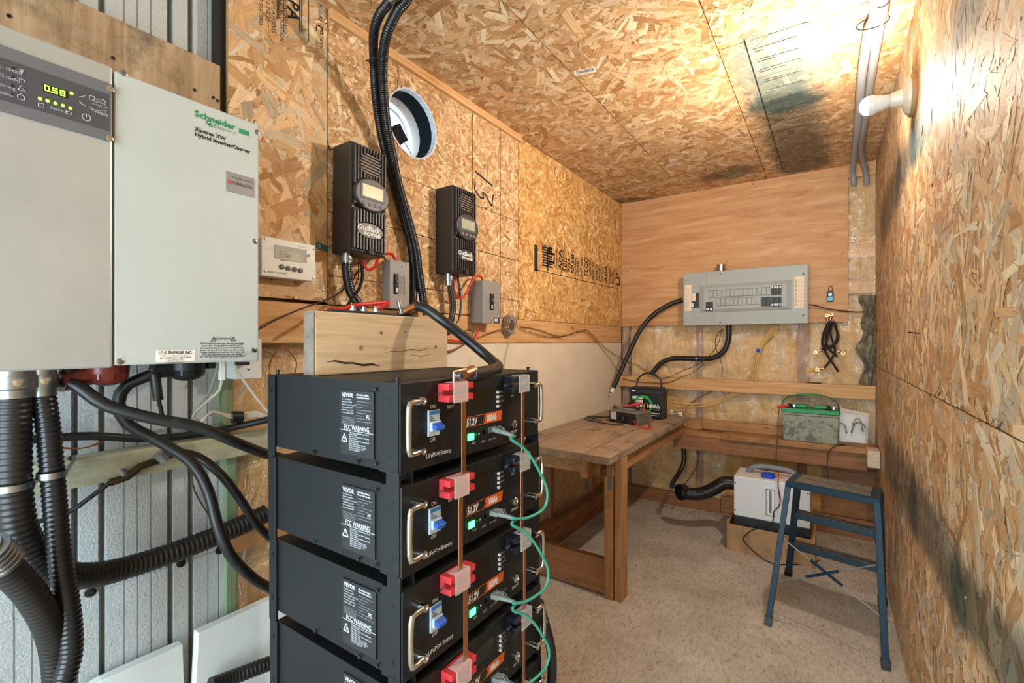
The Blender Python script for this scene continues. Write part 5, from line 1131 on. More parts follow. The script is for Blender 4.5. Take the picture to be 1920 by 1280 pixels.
text('label_text', '12.8V 100Ah', .037, V((x1 - .018, fy - .001, BZ + .072)), EXx, EZ, M['white_ink'], pl, align='RIGHT', bold=.03, sx=.88)
text('label_text', '1280Wh', .010, V((x1 - .02, fy - .001, BZ + .058)), EXx, EZ, M['white_ink'], pl, align='RIGHT')
for i in range(5): obj('symbol', MB().box(x1 - .078 + i * .013, x1 - .070 + i * .013, fy - .0009, fy - .0004, BZ + .034, BZ + .041), M['white_ink'], pl)
text('label_text', 'www.litime.com', .0095, V((x1 - .10, fy - .001, BZ + .022)), EXx, EZ, M['white_ink'], pl) if False else obj('print_line', MB().box(x1 - .10, x1 - .025, fy - .0009, fy - .0004, BZ + .021, BZ + .025), M['white_ink'], pl)

ch = thing('battery_charger', 'grey and black battery charger with a fan grille in front of the lithium battery', 'charger', (-1.06, 2.84, BZ))
P0 = HZ(1142, 790, BZ); P1 = HZ(1193, 798, BZ); dx = (P1 - P0).normalized(); dyv = V((-dx.y, dx.x, 0)); w = (P1 - P0).length; dp = .17; hgt = .080
def cq(s, t, z): return P0 + dx * (w * s) + dyv * (dp * t) + V((0, 0, z))
obj('case', MB().prism([cq(-.02, 0.02, .003), cq(1.02, .02, .003), cq(.99, .02, hgt * .82), cq(.93, .02, hgt), cq(.07, .02, hgt), cq(.01, .02, hgt * .82)], dyv * dp * .96), M['grey_metal'], ch, bevel=.003)
fp = obj('fan_end', MB().prism([cq(.0, 0, .004), cq(1, 0, .004), cq(.985, 0, hgt * .86), cq(.015, 0, hgt * .86)], dyv * .006), M['black_plastic'], ch, bevel=.002)
fc_ = cq(.52, -.001, hgt * .42)
for r in (.030, .022, .013): obj('fan_ring', MB()._lathe(fc_, -dyv, [(0, r), (.002, r), (.002, r - .003), (0, r - .003)], 24, False), M['black_steel'], fp, smooth=True)
obj('fan_hub', MB().lathe(fc_, -dyv, [(0, .009), (.002, .009), (.002, 0)], 16), M['face_dark'], fp)
obj('rating_label', MB().obox(cq(.17, -.001, hgt * .55), dx * .022, dyv * .0005, V((0, 0, .024))), M['grey_ink'], fp)
for s, z in ((.35, .15), (.70, .68)): screw(cq(s, -.001, hgt * z), -dyv, .004, fp)
obj('top_plate', MB().obox(cq(.45, .5, hgt + .005), dx * w * .30, dyv * dp * .25, V((0, 0, .005))), M['handle_grey'], ch, bevel=.002)
for i in range(4):
    for k in range(2): obj('vent_rib', MB().obox(cq(1.005, .3 + .35 * k, .018 + i * .016), dx * .004, dyv * dp * .14, V((0, 0, .0025))), M['grey_metal'], ch)
cable('charger_lead', 'red charger lead looping out onto the bench in front of the charger', [cq(.92, -.01, .03), cq(1.15, -.25, .012), cq(1.45, -.35, .006), cq(1.6, -.3, .005), cq(1.5, .0, .006), cq(1.25, .35, .01), cq(1.1, .5, .02)], .0042, M['red_wire'], 'cable')
cl2 = thing('jumper_clamp', 'red handled battery clamp resting on the charger', 'clamp', cq(.5, .5, hgt + .012))
obj('handle', MB().tube([cq(.25, .4, hgt + .016), cq(.55, .5, hgt + .026), cq(.82, .6, hgt + .044)], [.006, .009, .008], 8), M['red'], cl2, smooth=True)
obj('jaw', MB().tube([cq(.28, .4, hgt + .016), cq(.12, .35, hgt + .014), cq(.02, .3, hgt + .006)], [.006, .007, .003], 8), M['copper'], cl2, smooth=True)
obj('lead', MB().tube(smoothpath([cq(.82, .6, hgt + .044), cq(.95, .55, hgt + .03), cq(.99, .5, hgt + .0), cq(.98, .4, hgt * .85)]), .0035, 7), M['red_wire'], cl2, smooth=True)
cl3 = thing('jumper_clamp', 'black handled battery clamp lying behind the red clamp on the charger', 'clamp', cq(.2, .7, hgt + .012))
obj('handle', MB().tube([cq(.15, .42, hgt + .012), cq(.6, .44, hgt + .013), cq(.85, .46, hgt + .013)], [.008, .009, .008], 8), M['black_plastic'], cl3, smooth=True)
obj('jaw', MB().tube([cq(.15, .42, hgt + .012), cq(-.05, .4, hgt + .008), cq(-.08, .38, hgt - .004)], [.008, .008, .003], 8), M['rubber'], cl3, smooth=True)
obj('handle', MB().tube([cq(.18, .9, hgt + .02), cq(.36, 1.0, hgt + .05)], [.008, .009], 8), M['black_plastic'], cl3, smooth=True)
cable('power_cable', 'black power cord curling on the bench left of the charger', [cq(-.02, .2, .03), cq(-.4, .25, .012), cq(-.75, .1, .005), cq(-.85, -.2, .005), cq(-.5, -.5, .005), cq(.1, -.55, .005), cq(.55, -.5, .005), cq(.75, -.3, .005)], .0035, M['rubber'], 'cord')
cable('power_cable', 'second black cord looping behind the charger against the white board', [cq(-.03, .6, .03), cq(-.3, .7, .008), cq(-.7, .5, .006), cq(-1.0, .2, .006), cq(-.7, -.05, .007), cq(-.3, -.2, .006), cq(-.1, -.35, .006)], .0032, M['rubber'], 'cord')
pg = HZ(1275, 780, BZ); ad = thing('power_plug', 'small white power plug lying at the far end of the bench', 'plug', pg)
obj('body', MB().obox(pg + V((0, 0, .012)), V((.013, .004, 0)), V((-.003, .012, 0)), V((0, 0, .012))), M['white_plastic'], ad, bevel=.004)
for s in (-1, 1): obj('prong', MB().obox(pg + V((.005 * s, -.016, .013)), V((.0015, 0, 0)), V((0, .007, 0)), V((0, 0, .004))), M['black_steel'], ad)
obj('cord', MB().tube(smoothpath([pg + V((-.01, .01, .014)), HZ(1262, 776, BZ + .01), HZ(1256, 771, BZ + .025)]), .0028, 6), M['white_wire'], ad)
pq = HZ(1259, 777, BZ); tag(obj('plug_adapter', MB().box(pq.x - .008, pq.x + .01, pq.y - .01, pq.y + .012, BZ, BZ + .034), M['white_plastic'], bevel=.003), 'small white adapter block beside the lithium battery on the bench', 'adapter')

# ------------------------------------------------------------------ breaker panel on the back wall
PYF = 3.50
def HB(u, v, y=PYF): return HY(u, v, y)
a = HB(1281, 513); b = HB(1515, 494); c = HB(1281, 610)
px0, px1, pz0, pz1 = a.x, b.x, 1.332, 1.7075
pn = thing('distribution_board', 'wide grey breaker panel mounted sideways on the plywood', 'breaker panel', ((px0 + px1) / 2, BW, pz0))
obj('back_box', MB().box(px0 + .012, px1 - .012, PYF + .004, BW, pz0 + .012, pz1 - .012), M['panel_grey'], pn, bevel=.002)
cv = obj('cover', MB().box(px0, px1, PYF, PYF + .006, pz0, pz1), M['panel_grey'], pn, bevel=.004)
def pf(fx, fz): return (px0 + (px1 - px0) * fx, pz1 - (pz1 - pz0) * fz)
# raised dead-front frame
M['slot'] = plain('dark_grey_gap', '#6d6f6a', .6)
x0, z1 = pf(.145, .255); x1, z0 = pf(.885, .765)
mb = MB(); e = .032
O = [(x0, z0), (x1, z0), (x1, z1), (x0, z1)]; I = [(x0 + e, z0 + e * .7), (x1 - e, z0 + e * .7), (x1 - e, z1 - e * .7), (x0 + e, z1 - e * .7)]
mb.add([(x, PYF - .0002, z) for x, z in O] + [(x, PYF - .012, z) for x, z in I] + [(x, PYF + .003, z) for x, z in O], [(i, (i + 1) % 4, 4 + (i + 1) % 4, 4 + i) for i in range(4)] + [(4, 5, 6, 7)] + [(8 + i, 8 + (i + 1) % 4, (i + 1) % 4, i) for i in range(4)] + [(11, 10, 9, 8)])
df = obj('dead_front', mb, M['panel_grey'], cv); yd = PYF - .012
def bk(fx0, fx1, fz0, fz1, th, mat, par, nm): 
    xa, za = pf(fx0, fz0); xb, zb_ = pf(fx1, fz1); return obj(nm, MB().box(xa, xb, yd - th, yd, zb_, za), mat, par, bevel=.0008, seg=1)
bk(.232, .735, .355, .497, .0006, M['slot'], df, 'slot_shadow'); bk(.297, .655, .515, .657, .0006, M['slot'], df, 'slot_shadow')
for i in range(14): bk(.235 + i * .0356, .235 + i * .0356 + .0315, .365, .485, .0022, M['panel_grey'], df, 'filler_plate')
for i in range(10): bk(.300 + i * .0356, .300 + i * .0356 + .0315, .525, .645, .0022, M['panel_grey'], df, 'filler_plate')
for fz in (.365, .525): bk(.822, .852, fz, fz + .12, .0022, M['panel_grey'], df, 'filler_plate')
def brk(fx0, n, fz0, up, w=.0192):
    for i in range(n):
        q = bk(fx0 + i * w, fx0 + i * w + w * .95, fz0, fz0 + .165, .006, M['black_plastic'], df, 'breaker')
        xa, za = pf(fx0 + i * w + w * .22, fz0 + .08 if up else fz0 + .03); obj('toggle', MB().box(xa, xa + (px1 - px0) * w * .5, yd - .014, yd - .006, za - .018, za - .004), M['face_dark'], q, bevel=.001)
        xa, za = pf(fx0 + i * w + w * .16, fz0 + .012 if up else fz0 + .115); obj('rating_tag', MB().box(xa, xa + (px1 - px0) * w * .62, yd - .0068, yd - .006, za - .014, za), M['paper'], q)
brk(.735, 4, .335, True); brk(.735, 4, .535, False); brk(.207, 2, .570, False, .031)
for k in range(2): bk(.660 + .037 * k, .660 + .037 * k + .036, .530, .690, .006, M['black_plastic'], df, 'breaker')
xa, za = pf(.08, .385); xb, zb_ = pf(.142, .665)
mbk = obj('main_breaker', MB().box(xa, xb, PYF - .004, PYF, zb_, za), M['black_plastic'], cv, bevel=.001)
xa2, za2 = pf(.085, .395); xb2, zb2 = pf(.115, .54); obj('handle', MB().box(xa2, xb2, PYF - .012, PYF - .004, zb2, za2), M['cream_paper'], mbk, bevel=.001)
xa2, za2 = pf(.082, .57); xb2, zb2 = pf(.095, .65); obj('blue_tag', MB().box(xa2, xb2, PYF - .005, PYF - .004, zb2, za2), M['ltblue'], mbk)
for f0, f1, g0, g1 in ((.016, .075, .225, .72), (.903, .972, .205, .735)):
    xa, za = pf(f0, g0); xb, zb_ = pf(f1, g1); dl = obj('directory_card', MB().box(xa, xb, PYF - .0006, PYF, zb_, za), M['cream_paper'], cv)
    for i in range(20):
        z = za - .022 - i * (za - zb_ - .026) / 20; obj('card_line', MB().box(xa + .004, xb - .003, PYF - .0009, PYF - .0006, z, z + .0008), M['pine_dark'][0], dl)
        if i % 1 == 0: obj('card_mark', MB().box(xa + .006, xa + .010 + .002 * (i % 3), PYF - .0009, PYF - .0006, z + .002, z + .005), M['black_ink'], dl)
for f, g in ((.027, .13), (.967, .16), (.027, .855), (.967, .865), (.325, .06), (.325, .955)): x, z = pf(f, g); screw((x, PYF, z), (0, -1, 0), .005, cv, M['black_steel'])
for f, g0, g1 in ((.207, .01, .5), (.27, .72, .99)): x, za = pf(f, g0); zb_ = pf(f, g1)[1]; obj('seam', MB().box(x, x + .0014, PYF - .0006, PYF, zb_, za), M['face_grey'], cv)
p = HB(1352, 503, 3.55); pp = thing('pipe_stub', 'short silver conduit stub on top of the breaker panel', 'conduit', (p.x, 3.55, pz1))
obj('stub', MB().cyl((p.x, 3.55, pz1 - .013), (p.x, 3.55, pz1 + .045), .026, n=20), M['zinc'], pp, smooth=True)
obj('collar', MB().cyl((p.x, 3.55, pz1 + .038), (p.x, 3.55, pz1 + .048), .028, n=20), M['zinc'], pp, smooth=True)
hl = [HB(1280, 562, 3.55), HB(1255, 571, 3.53), HB(1225, 590, 3.5), HB(1200, 620, 3.46), HB(1180, 660, 3.42), HB(1162, 700, 3.37), HB(1150, 728, 3.34)]
ribbed('panel_conduit', 'black conduit curving from the left side of the breaker panel down to a frayed end', hl, .0175, M['conduit_matte'], .009, .05)
fe = thing('frayed_wire_end', 'pale frayed wire strands spilling from the end of the hanging conduit', 'wire', hl[-1])
dd = (hl[-1] - hl[-2]).normalized(); rf = random.Random(9)
obj('taped_collar', MB().tube([hl[-1] - dd * .01, hl[-1] + dd * .03], .0165, 12), M['paper'], fe, smooth=True)
for i in range(7): e_ = hl[-1] + dd * rf.uniform(.05, .075) + V((rf.uniform(-.02, .02), rf.uniform(-.02, .02), rf.uniform(-.015, .01))); obj('strand', MB().tube([hl[-1] + dd * .02, (hl[-1] + dd * .045) * .6 + e_ * .4, e_], .0022, 5), M['white_wire'], fe)
cable('panel_conduit', 'smooth black hose looping below the breaker panel to the left', [HB(1366, 608, 3.55), HB(1366, 635, 3.55), HB(1357, 658, 3.55), HB(1335, 671, 3.555), HB(1300, 672, 3.56), HB(1262, 672, 3.555), HB(1240, 680, 3.55), HB(1228, 693, 3.545), HB(1222, 700, 3.54)], .018, M['conduit_matte'], 'conduit', n=14)
hc = HB(1307, 672, 3.56); tag(obj('hose_clip', MB()._lathe(hc + V((-.007, 0, 0)), V((1, 0, 0)), [(0, .0185), (.014, .0185), (.014, .021), (0, .021)], 20, False), M['zinc'], smooth=True), 'small grey clip holding the black hose to the stud', 'clip')
for lab, pts, r, mt in [('thin black wire hanging in a loop below the breaker panel', [(1356, 617, 3.55), (1346, 625, 3.56), (1341, 640, 3.57), (1343, 655, 3.57), (1350, 672, 3.57), (1354, 690, 3.57), (1353, 707, 3.56)], .0026, 'rubber'),
                        ('thin brown wire slanting from the breaker panel down to the lithium battery', [(1352, 618, 3.55), (1348, 640, 3.55), (1336, 660, 3.53), (1310, 682, 3.54), (1280, 695, 3.54), (1255, 706, 3.54), (1235, 709, 3.54), (1218, 700, 3.54), (1200, 690, 3.54)], .0026, 'brown_wire'),
                        ('brown wire drooping along the ledger behind the lithium battery', [(1168, 709, 3.552), (1185, 714, 3.552), (1215, 717, 3.55), (1250, 717, 3.55), (1278, 707, 3.552), (1300, 698, 3.555), (1320, 682, 3.56)], .0024, 'brown_wire'),
                        ('brown cable leaving the right side of the breaker panel along the wall', [(1517, 571, 3.55), (1530, 573, 3.56), (1548, 578, 3.585), (1580, 583, 3.585), (1610, 585, 3.59), (1635, 583, 3.6)], .0042, 'brown_wire'),
                        ('dark wire climbing the insulation above the bench end', [(1285, 770, 3.56), (1290, 760, 3.565), (1300, 752, 3.57), (1318, 742, 3.575), (1335, 733, 3.58)], .003, 'brown_wire')]:
    cable('thin_wire', lab, [HY(u, v, y) for u, v, y in pts], r, M[mt], 'wire', n=6)
yc = thing('yellow_cable_bundle', 'bundle of yellow cables dropping below the breaker panel with a blue tie', 'cable', HB(1440, 615, 3.56))
for i in range(3): obj('cable', MB().tube(smoothpath([HB(1453 + i * 3, 610, 3.55), HB(1443 + i * 5, 622, 3.56), HB(1428 + i * 3, 642, 3.57), HB(1420 + i * 2.2, 662, 3.57), HB(1412 + i * 4, 690, 3.57), HB(1405 + i * 5, 712, 3.57)]), .0042, 7), M['yellow_wire'], yc, smooth=True)
obj('tie', MB().tube([HB(1420.5, 660, 3.57), HB(1423, 654, 3.57)], .0125, 8), M['blue'], yc, smooth=True)
y2 = thing('yellow_cable_bundle', 'pair of yellow cables drooping along the wall behind the bench end', 'cable', HB(1320, 755, 3.56))
for i in range(2): obj('cable', MB().tube(smoothpath([HB(1255, 752 + i * 6, 3.54), HB(1285, 757 + i * 6, 3.56), HB(1320, 755 + i * 6, 3.565), HB(1355, 746 + i * 5, 3.57), HB(1382, 735 + i * 3, 3.575)]), .0045, 7), M['yellow_wire'], y2, smooth=True)
fob = thing('key_fob', 'small blue and black meter fob hanging on a ring right of the panel', 'fob', HB(1556, 555, 3.59))
a = HB(1550, 546, 3.588); b = HB(1563, 565, 3.588); obj('case', MB().box(a.x, b.x, 3.582, 3.597, b.z, a.z), M['black_plastic'], fob, bevel=.004)
a = HB(1551.5, 556, 3.58); b = HB(1561, 563, 3.58); obj('screen', MB().box(a.x, b.x, 3.5812, 3.582, b.z, a.z), plain('blue_screen', '#4aa3d8', .3), fob)
obj('lens', MB().lathe(HB(1556.5, 552, 3.582), (0, -1, 0), [(0, .010), (.001, .010), (.001, 0)], 14), M['ltblue'], fob)
obj('ring', MB().tube([HB(1557, 541, 3.59) + V((.010 * math.cos(a), 0, .018 * math.sin(a))) for a in lsp(0, 2 * math.pi, 18)], .0022, 6), M['zinc'], fob)

# spare battery leads hanging on a nail
sl = thing('spare_battery_leads', 'bunch of short black battery leads with copper lugs hanging on the plywood', 'cable', HB(1555, 595, 3.58))
def lug(p, d, par):
    d = V(d).normalized(); l = obj('lug', MB().tube([p, p + d * .022], .0085, 10), M['copper'], par, smooth=True); s = d.cross(V((0, 1, 0))).normalized()
    obj('lug_eye', MB()._lathe(p + d * .036 + V((0, -.002, 0)), V((0, 1, 0)), [(0, .0115), (.004, .0115), (.004, .005), (0, .005), (0, .0115)], 16, False), M['copper'], l, smooth=True)
for i, pts in enumerate([[(1553, 604), (1544, 625), (1542, 645), (1550, 655), (1562, 648), (1570, 630), (1566, 608), (1562, 602)], [(1556, 604), (1548, 630), (1552, 650), (1562, 662), (1570, 668)], [(1560, 603), (1557, 625), (1563, 645), (1565, 660), (1555, 678), (1545, 690)], [(1562, 603), (1572, 630), (1565, 645), (1546, 652), (1552, 668), (1562, 682), (1572, 697)], [(1558, 602), (1552, 622), (1550, 640), (1541, 656)]]):
    obj('lead', MB().tube(smoothpath([HB(u, v, 3.575 - .006 * i) for u, v in pts], .012), .0066 if i < 4 else .006, 8), M['rubber'], sl, smooth=True)
lug(HB(1541, 656, 3.55), (-1, 0, -.45), sl); lug(HB(1569, 657, 3.56), (1, 0, -.5), sl); lug(HB(1545, 690, 3.56), (-1, 0, -.25), sl); lug(HB(1557, 600, 3.57), (.1, 0, 1), sl); lug(HB(1552, 602, 3.565), (-.1, 0, 1), sl)
nl = HB(1557, 590, 3.6); obj('nail', MB().cyl(nl, nl + V((0, -.06, .006)), .003, n=8), M['black_steel'], sl)

# ------------------------------------------------------------------ car battery and papers on the shelf
cbx0, cbx1 = HY(1466, 800, 3.39).x, HY(1573, 800, 3.39).x
cbt = thing('car_battery', 'grimy grey car battery with a green lid and green rope handle on the shelf', 'battery', ((cbx0 + cbx1) / 2, 3.47, SHZ))
y0, y1 = 3.39, 3.55; z0 = SHZ + .0006; z1 = SHZ + .175
def tap(i): return .004 if i else .0
obj('case', MB().add([(cbx0 + .006, y0 + .004, z0), (cbx1 - .006, y0 + .004, z0), (cbx1 - .006, y1 - .004, z0), (cbx0 + .006, y1 - .004, z0), (cbx0, y0, z1), (cbx1, y0, z1), (cbx1, y1, z1), (cbx0, y1, z1)], [(3, 2, 1, 0), (4, 5, 6, 7), (0, 1, 5, 4), (1, 2, 6, 5), (2, 3, 7, 6), (3, 0, 4, 7)]), M['dirty_case'], cbt, bevel=.004)
obj('case_rib', MB().box(cbx0 + .006, cbx1 - .006, y0 - .001, y0 + .004, z1 - .016, z1 - .012), plain('dark_rib', '#3c3b33', .6), cbt)
obj('lid', MB().box(cbx0 - .004, cbx1 + .004, y0 - .004, y1 + .002, z1, z1 + .026), M['green_plastic'], cbt, bevel=.004)
xm = (cbx0 + cbx1) / 2
for s in (-1, 1): obj('vent_cap', MB().box(xm + s * .062 - .045, xm + s * .062 + .045, y0 + .07, y0 + .115, z1 + .026, z1 + .046), M['green_plastic'], cbt, bevel=.006)
for x in (cbx0 + .04, cbx1 - .05):
    tpz = obj('terminal', MB().lathe((x, y0 + .035, z1 + .026), (0, 0, 1), [(0, .022), (.006, .022), (.008, .011), (.026, .009), (.026, 0)], 14), M['black_steel'], cbt, smooth=True)
    obj('wing_nut', MB().box(x + .018, x + .03, y0 + .03, y0 + .042, z1 + .03, z1 + .05), M['zinc'], tpz, bevel=.002)
ym = y0 + .05; w_ = (cbx1 - cbx0)
rp = [V((cbx0 - .004, ym, z1 + .01)), V((cbx0 - .002, ym, z1 + .05)), V((cbx0 + .02, ym, z1 + .085)), V((cbx0 + .08, ym, z1 + .108)), V((xm, ym, z1 + .112)), V((cbx1 - .07, ym, z1 + .108)), V((cbx1 - .015, ym, z1 + .08)), V((cbx1 + .002, ym, z1 + .04)), V((cbx1 + .006, ym, z1 + .0))]
obj('rope_handle', MB().tube(smoothpath(rp), .0035, 8), plain('dark_green_rope', '#2d5a3a', .7), cbt, smooth=True)
obj('hand_grip', MB().tube(smoothpath([V((cbx0 + .075, ym, z1 + .107)), V((xm, ym, z1 + .113)), V((cbx1 - .085, ym, z1 + .110))]), .0075, 10), plain('green_grip', '#1f7a45', .5), cbt, smooth=True)
rcl = thing('battery_clip', 'red alligator clip on the left terminal of the car battery with a thin dark lead', 'clip', (cbx0 + .02, y0, z1 + .03))
obj('jaw', MB().tube([V((cbx0 + .035, y0 + .02, z1 + .036)), V((cbx0 + .005, y0 - .006, z1 + .036)), V((cbx0 - .022, y0 - .02, z1 + .033))], [.005, .0095, .007], 8), M['red'], rcl, smooth=True)
obj('lead', MB().tube(smoothpath([V((cbx0 - .012, y0 - .014, z1 + .03)), HY(1461, 766, 3.365), HY(1458, 800, 3.35), HY(1457, 830, 3.34), HY(1455, 860, 3.28), HY(1455, 878, 3.2)]), .0026, 6), M['brown_wire'], rcl)
obj('sleeve', MB().tube([HY(1455, 872, 3.205), HY(1457, 883, 3.18)], .006, 8), M['black_plastic'], rcl, smooth=True)
pp2 = thing('manual_sheet', 'white paper in a clear bag propped behind the car battery', 'paper', HY(1600, 815, 3.53))
A, B_, C_, D_ = HY(1574, 774, 3.545), HY(1624, 781, 3.545), HY(1622, 818, 3.53), HY(1574, 815, 3.53)
B_.x = min(B_.x, RW - .03); C_.x = min(C_.x, RW - .03); D_.z = C_.z = SHZ + .002
obj('paper', MB().prism([D_, C_, B_, A], (0, .002, 0)), M['paper'], pp2)
A2, B2 = HY(1576, 764, 3.54), HY(1629, 775, 3.54); B2.x = min(B2.x, RW - .02)
obj('clear_bag', MB().prism([D_ + V((-.004, -.004, 0)), C_ + V((.012, -.004, 0)), B2, A2], (0, .001, 0)), M['acrylic'], pp2)
gc = thing('grey_cable_coil', 'loose loop of grey cable with a black plug on the shelf end', 'cable', HZ(1620, 815, SHZ))
obj('cord', MB().tube(smoothpath([HY(1575, 793, 3.52), HY(1583, 796, 3.51), HY(1587, 810, 3.5), HZ(1590, 816.5, SHZ + .004), HY(1597, 808, 3.49), HY(1600, 792, 3.49), HY(1607, 784, 3.49), HY(1614, 790, 3.49), HY(1617, 805, 3.48), HZ(1622, 815, SHZ + .004), HZ(1634, 811, SHZ + .006), HZ(1625, 808, SHZ + .006), HZ(1606, 815, SHZ + .005), HZ(1598, 815, SHZ + .005), HY(1602, 795, 3.485), HY(1612, 792, 3.48), HY(1620, 798, 3.48), HZ(1632, 815, SHZ + .006)], .01), .0036, 8), M['grey_wire'], gc, smooth=True)
obj('plug', MB().tube([HZ(1630, 815, SHZ + .012), HZ(1640, 820, SHZ + .012)], [.008, .012], 8), M['black_plastic'], gc, smooth=True)
tl_ = thing('hose_wrench', 'small grey double ended wrench lying on the shelf', 'wrench', HZ(1607, 826, SHZ))
c = HZ(1607, 826, SHZ + .003)
obj('shaft', MB().obox(c, V((.006, -.004, 0)), V((.004, .022, 0)), V((0, 0, .002))), M['grey_metal'], tl_)
for s in (-1, 1): obj('jaw', MB().obox(c + V((.004, .026, 0)) * s, V((.018, 0, 0)), V((0, .006, 0)), V((0, 0, .0022))), M['grey_metal'], tl_)
cable('black_lead', 'black wire hanging off the shelf edge below the car battery', [HZ(1585, 833, SHZ + .004), HZ(1575, 834, SHZ + .004), HY(1562, 838, 3.36), HY(1553, 850, 3.35), HY(1551, 870, 3.35), HY(1552, 897, 3.35)], .0026, M['rubber'], 'wire', n=6)
pen = thing('small_pen', 'small red and black pen lying on top of the ledger', 'pen', HY(1515, 713, 3.57))
e0, e1 = HY(1508, 713.5, 3.58), HY(1540, 716, 3.58); e0.z = e1.z = .952
obj('cap', MB().cyl(e0, e0 + (e1 - e0) * .16, .005, n=8), M['red'], pen); obj('barrel', MB().cyl(e0 + (e1 - e0) * .17, e1, .0045, n=8), M['black_plastic'], pen)

# ------------------------------------------------------------------ diesel heater on its wooden box
hx0, hx1, hy0, hy1 = -.468, -.088, 3.02, 3.245; hz0 = .165; hz1 = .428
crate = thing('wooden_crate', 'low brown wooden box under the white heater', 'crate', (-.28, 3.13, 0))
cx0, cx1, cy0, cy1 = -.50, -.065, 2.985, 3.27
obj('front_board', MB().box(cx0 + .012, cx1 - .012, cy0, cy0 + .012, 0, .15), M['brown_card'], crate, bevel=.002)
obj('back_board', MB().box(cx0 + .012, cx1 - .012, cy1 - .012, cy1, 0, .15), M['brown_card'], crate, bevel=.002)
for x in (cx0, cx1 - .012): obj('side_board', MB().prism([(x, cy0 - .004, 0), (x, cy1 + .004, 0), (x, cy1 + .004, .15), (x, (cy0 + cy1) / 2, .165), (x, cy0 + .02, .162), (x, cy0 - .004, .18 if x == cx0 else .15)], (.012, 0, 0)), M['brown_card'], crate, bevel=.002)
obj('base', MB().box(cx0 + .012, cx1 - .012, cy0 + .012, cy1 - .012, .10, .12), M['brown_card'], crate)
hz0 = .1205
ht = thing('diesel_heater', 'white box heater with grey handle, blue cap and black duct', 'heater', ((hx0 + hx1) / 2, 3.13, hz0))
bx_ = .175 + .022
obj('base', MB().box(hx0, hx1, hy0, hy1, hz0, bx_), M['black_plastic'], ht, bevel=.004)
obj('cabinet', MB().box(hx0, hx1, hy0 - .002, hy1 + .002, bx_, hz1), M['heater_white'], ht, bevel=.004)
cyh = (hy0 + hy1) / 2 + .02
obj('carry_handle', MB().tube(smoothpath([V((hx0 + .06, cyh, hz1 - .005)), V((hx0 + .075, cyh, hz1 + .025)), V((hx0 + .12, cyh, hz1 + .043)), V((hx0 + .19, cyh, hz1 + .045)), V((hx1 - .11, cyh, hz1 + .04)), V((hx1 - .07, cyh, hz1 + .02)), V((hx1 - .055, cyh, hz1 - .005))], .012), .0155, 12), M['handle_grey'], ht, smooth=True)
cp_ = HZ(1437, 897, hz1 + .012); cp_.y = hy0 + .07
obj('filler_cap', MB().lathe(V((cp_.x, cp_.y, hz1 - .001)), (0, 0, 1), [(0, .036), (.006, .038), (.022, .036), (.026, .030), (.026, 0)], 12), M['blue'], ht, bevel=.001)
gx0, gx1 = HY(1436, 930, hy0).x, HY(1453, 930, hy0).x
gz1, gz0 = HY(1445, 917, hy0).z, HY(1445, 967, hy0).z
g = obj('fuel_gauge', MB().box(gx0, gx1, hy0 - .0026, hy0 - .002, gz0, gz1), M['paper'], ht)
mb = MB()
for q in ((gx0, gx0 + .003, gz0, gz1), (gx1 - .003, gx1, gz0, gz1), (gx0, gx1, gz1 - .003, gz1), (gx0, gx1, gz0, gz0 + .003)): mb.box(q[0], q[1], hy0 - .0034, hy0 - .0026, q[2], q[3])
obj('gauge_frame', mb, M['black_ink'], g); obj('gauge_tube', MB().box((gx0 + gx1) / 2 - .007, (gx0 + gx1) / 2 + .007, hy0 - .004, hy0 - .0026, gz0 + .015, gz1 - .006), M['handle_grey'], g)
for i in range(11):
    z = gz0 + .022 + i * (gz1 - gz0 - .036) / 10; obj('gauge_mark', MB().box(gx0 + .005, gx0 + .010, hy0 - .0032, hy0 - .0026, z, z + .0012), M['black_ink'], g)
for x, z in ((hx0 + .008, hz1 - .04), (hx0 + .008, bx_ + .03), (hx1 - .01, hz1 - .04)): screw((x, hy0 - .002, z), (0, -1, 0), .004, ht, M['black_steel'])
for i in range(3): p = V((hx0 + .16 + i * .035, cyh - .035, hz1 + .008)); obj('brass_fitting', MB().cyl(p, p + V((.02, 0, .0)), .009, n=8), M['copper'], ht, smooth=True)
hp = [V((hx0 + .004, 3.13, hz1 - .075))] + [HY(1358, 905, 3.12), HY(1340, 915, 3.11), HY(1318, 924, 3.10), HY(1298, 926, 3.09), HY(1279, 922, 3.08)]
ribbed('heater_duct', 'fat black flexible duct curving left out of the heater', hp, .040, M['conduit'], .012, .035, cat='duct', n=20)
e_ = hp[-1]; dn = V((-.55, -.8, .0)).normalized()
vo = thing('duct_outlet', 'round black louvred outlet on the end of the heater duct', 'outlet', e_)
obj('ring', MB().lathe(e_ - dn * .03, dn, [(0, .042), (.02, .050), (.05, .050), (.052, .046), (.044, .044), (.044, 0)], 28), M['black_plastic'], vo, smooth=True)
sd_ = dn.cross(V((0, 0, 1))).normalized()
for i in range(4):
    k = (i - 1.5) * .019; hw = math.sqrt(max(1e-5, .04 ** 2 - k * k)); obj('louvre', MB().obox(e_ + dn * .018 + V((0, 0, k)), sd_ * hw, dn * .004, V((0, 0, .0025))), M['black_plastic'], vo)
cable('intake_hose', 'thin black hose dropping from under the bench shelf to the duct outlet', [HY(1281, 836, 3.46), HY(1282, 850, 3.45), HY(1281, 870, 3.42), HY(1272, 888, 3.36), HY(1263, 902, 3.25), HY(1260, 912, 3.16)], .0155, M['conduit_matte'], 'hose', n=10)
obj('brown_wire_drop', MB().tube(smoothpath([HY(1306, 838, 3.58), HY(1310, 860, 3.57), HY(1300, 885, 3.5), HY(1285, 905, 3.4), HY(1278, 915, 3.3)]), .0028, 6), M['brown_wire']) and tag(bpy.data.objects['brown_wire_drop'], 'thin brown cord hanging beside the black hose under the shelf', 'wire')
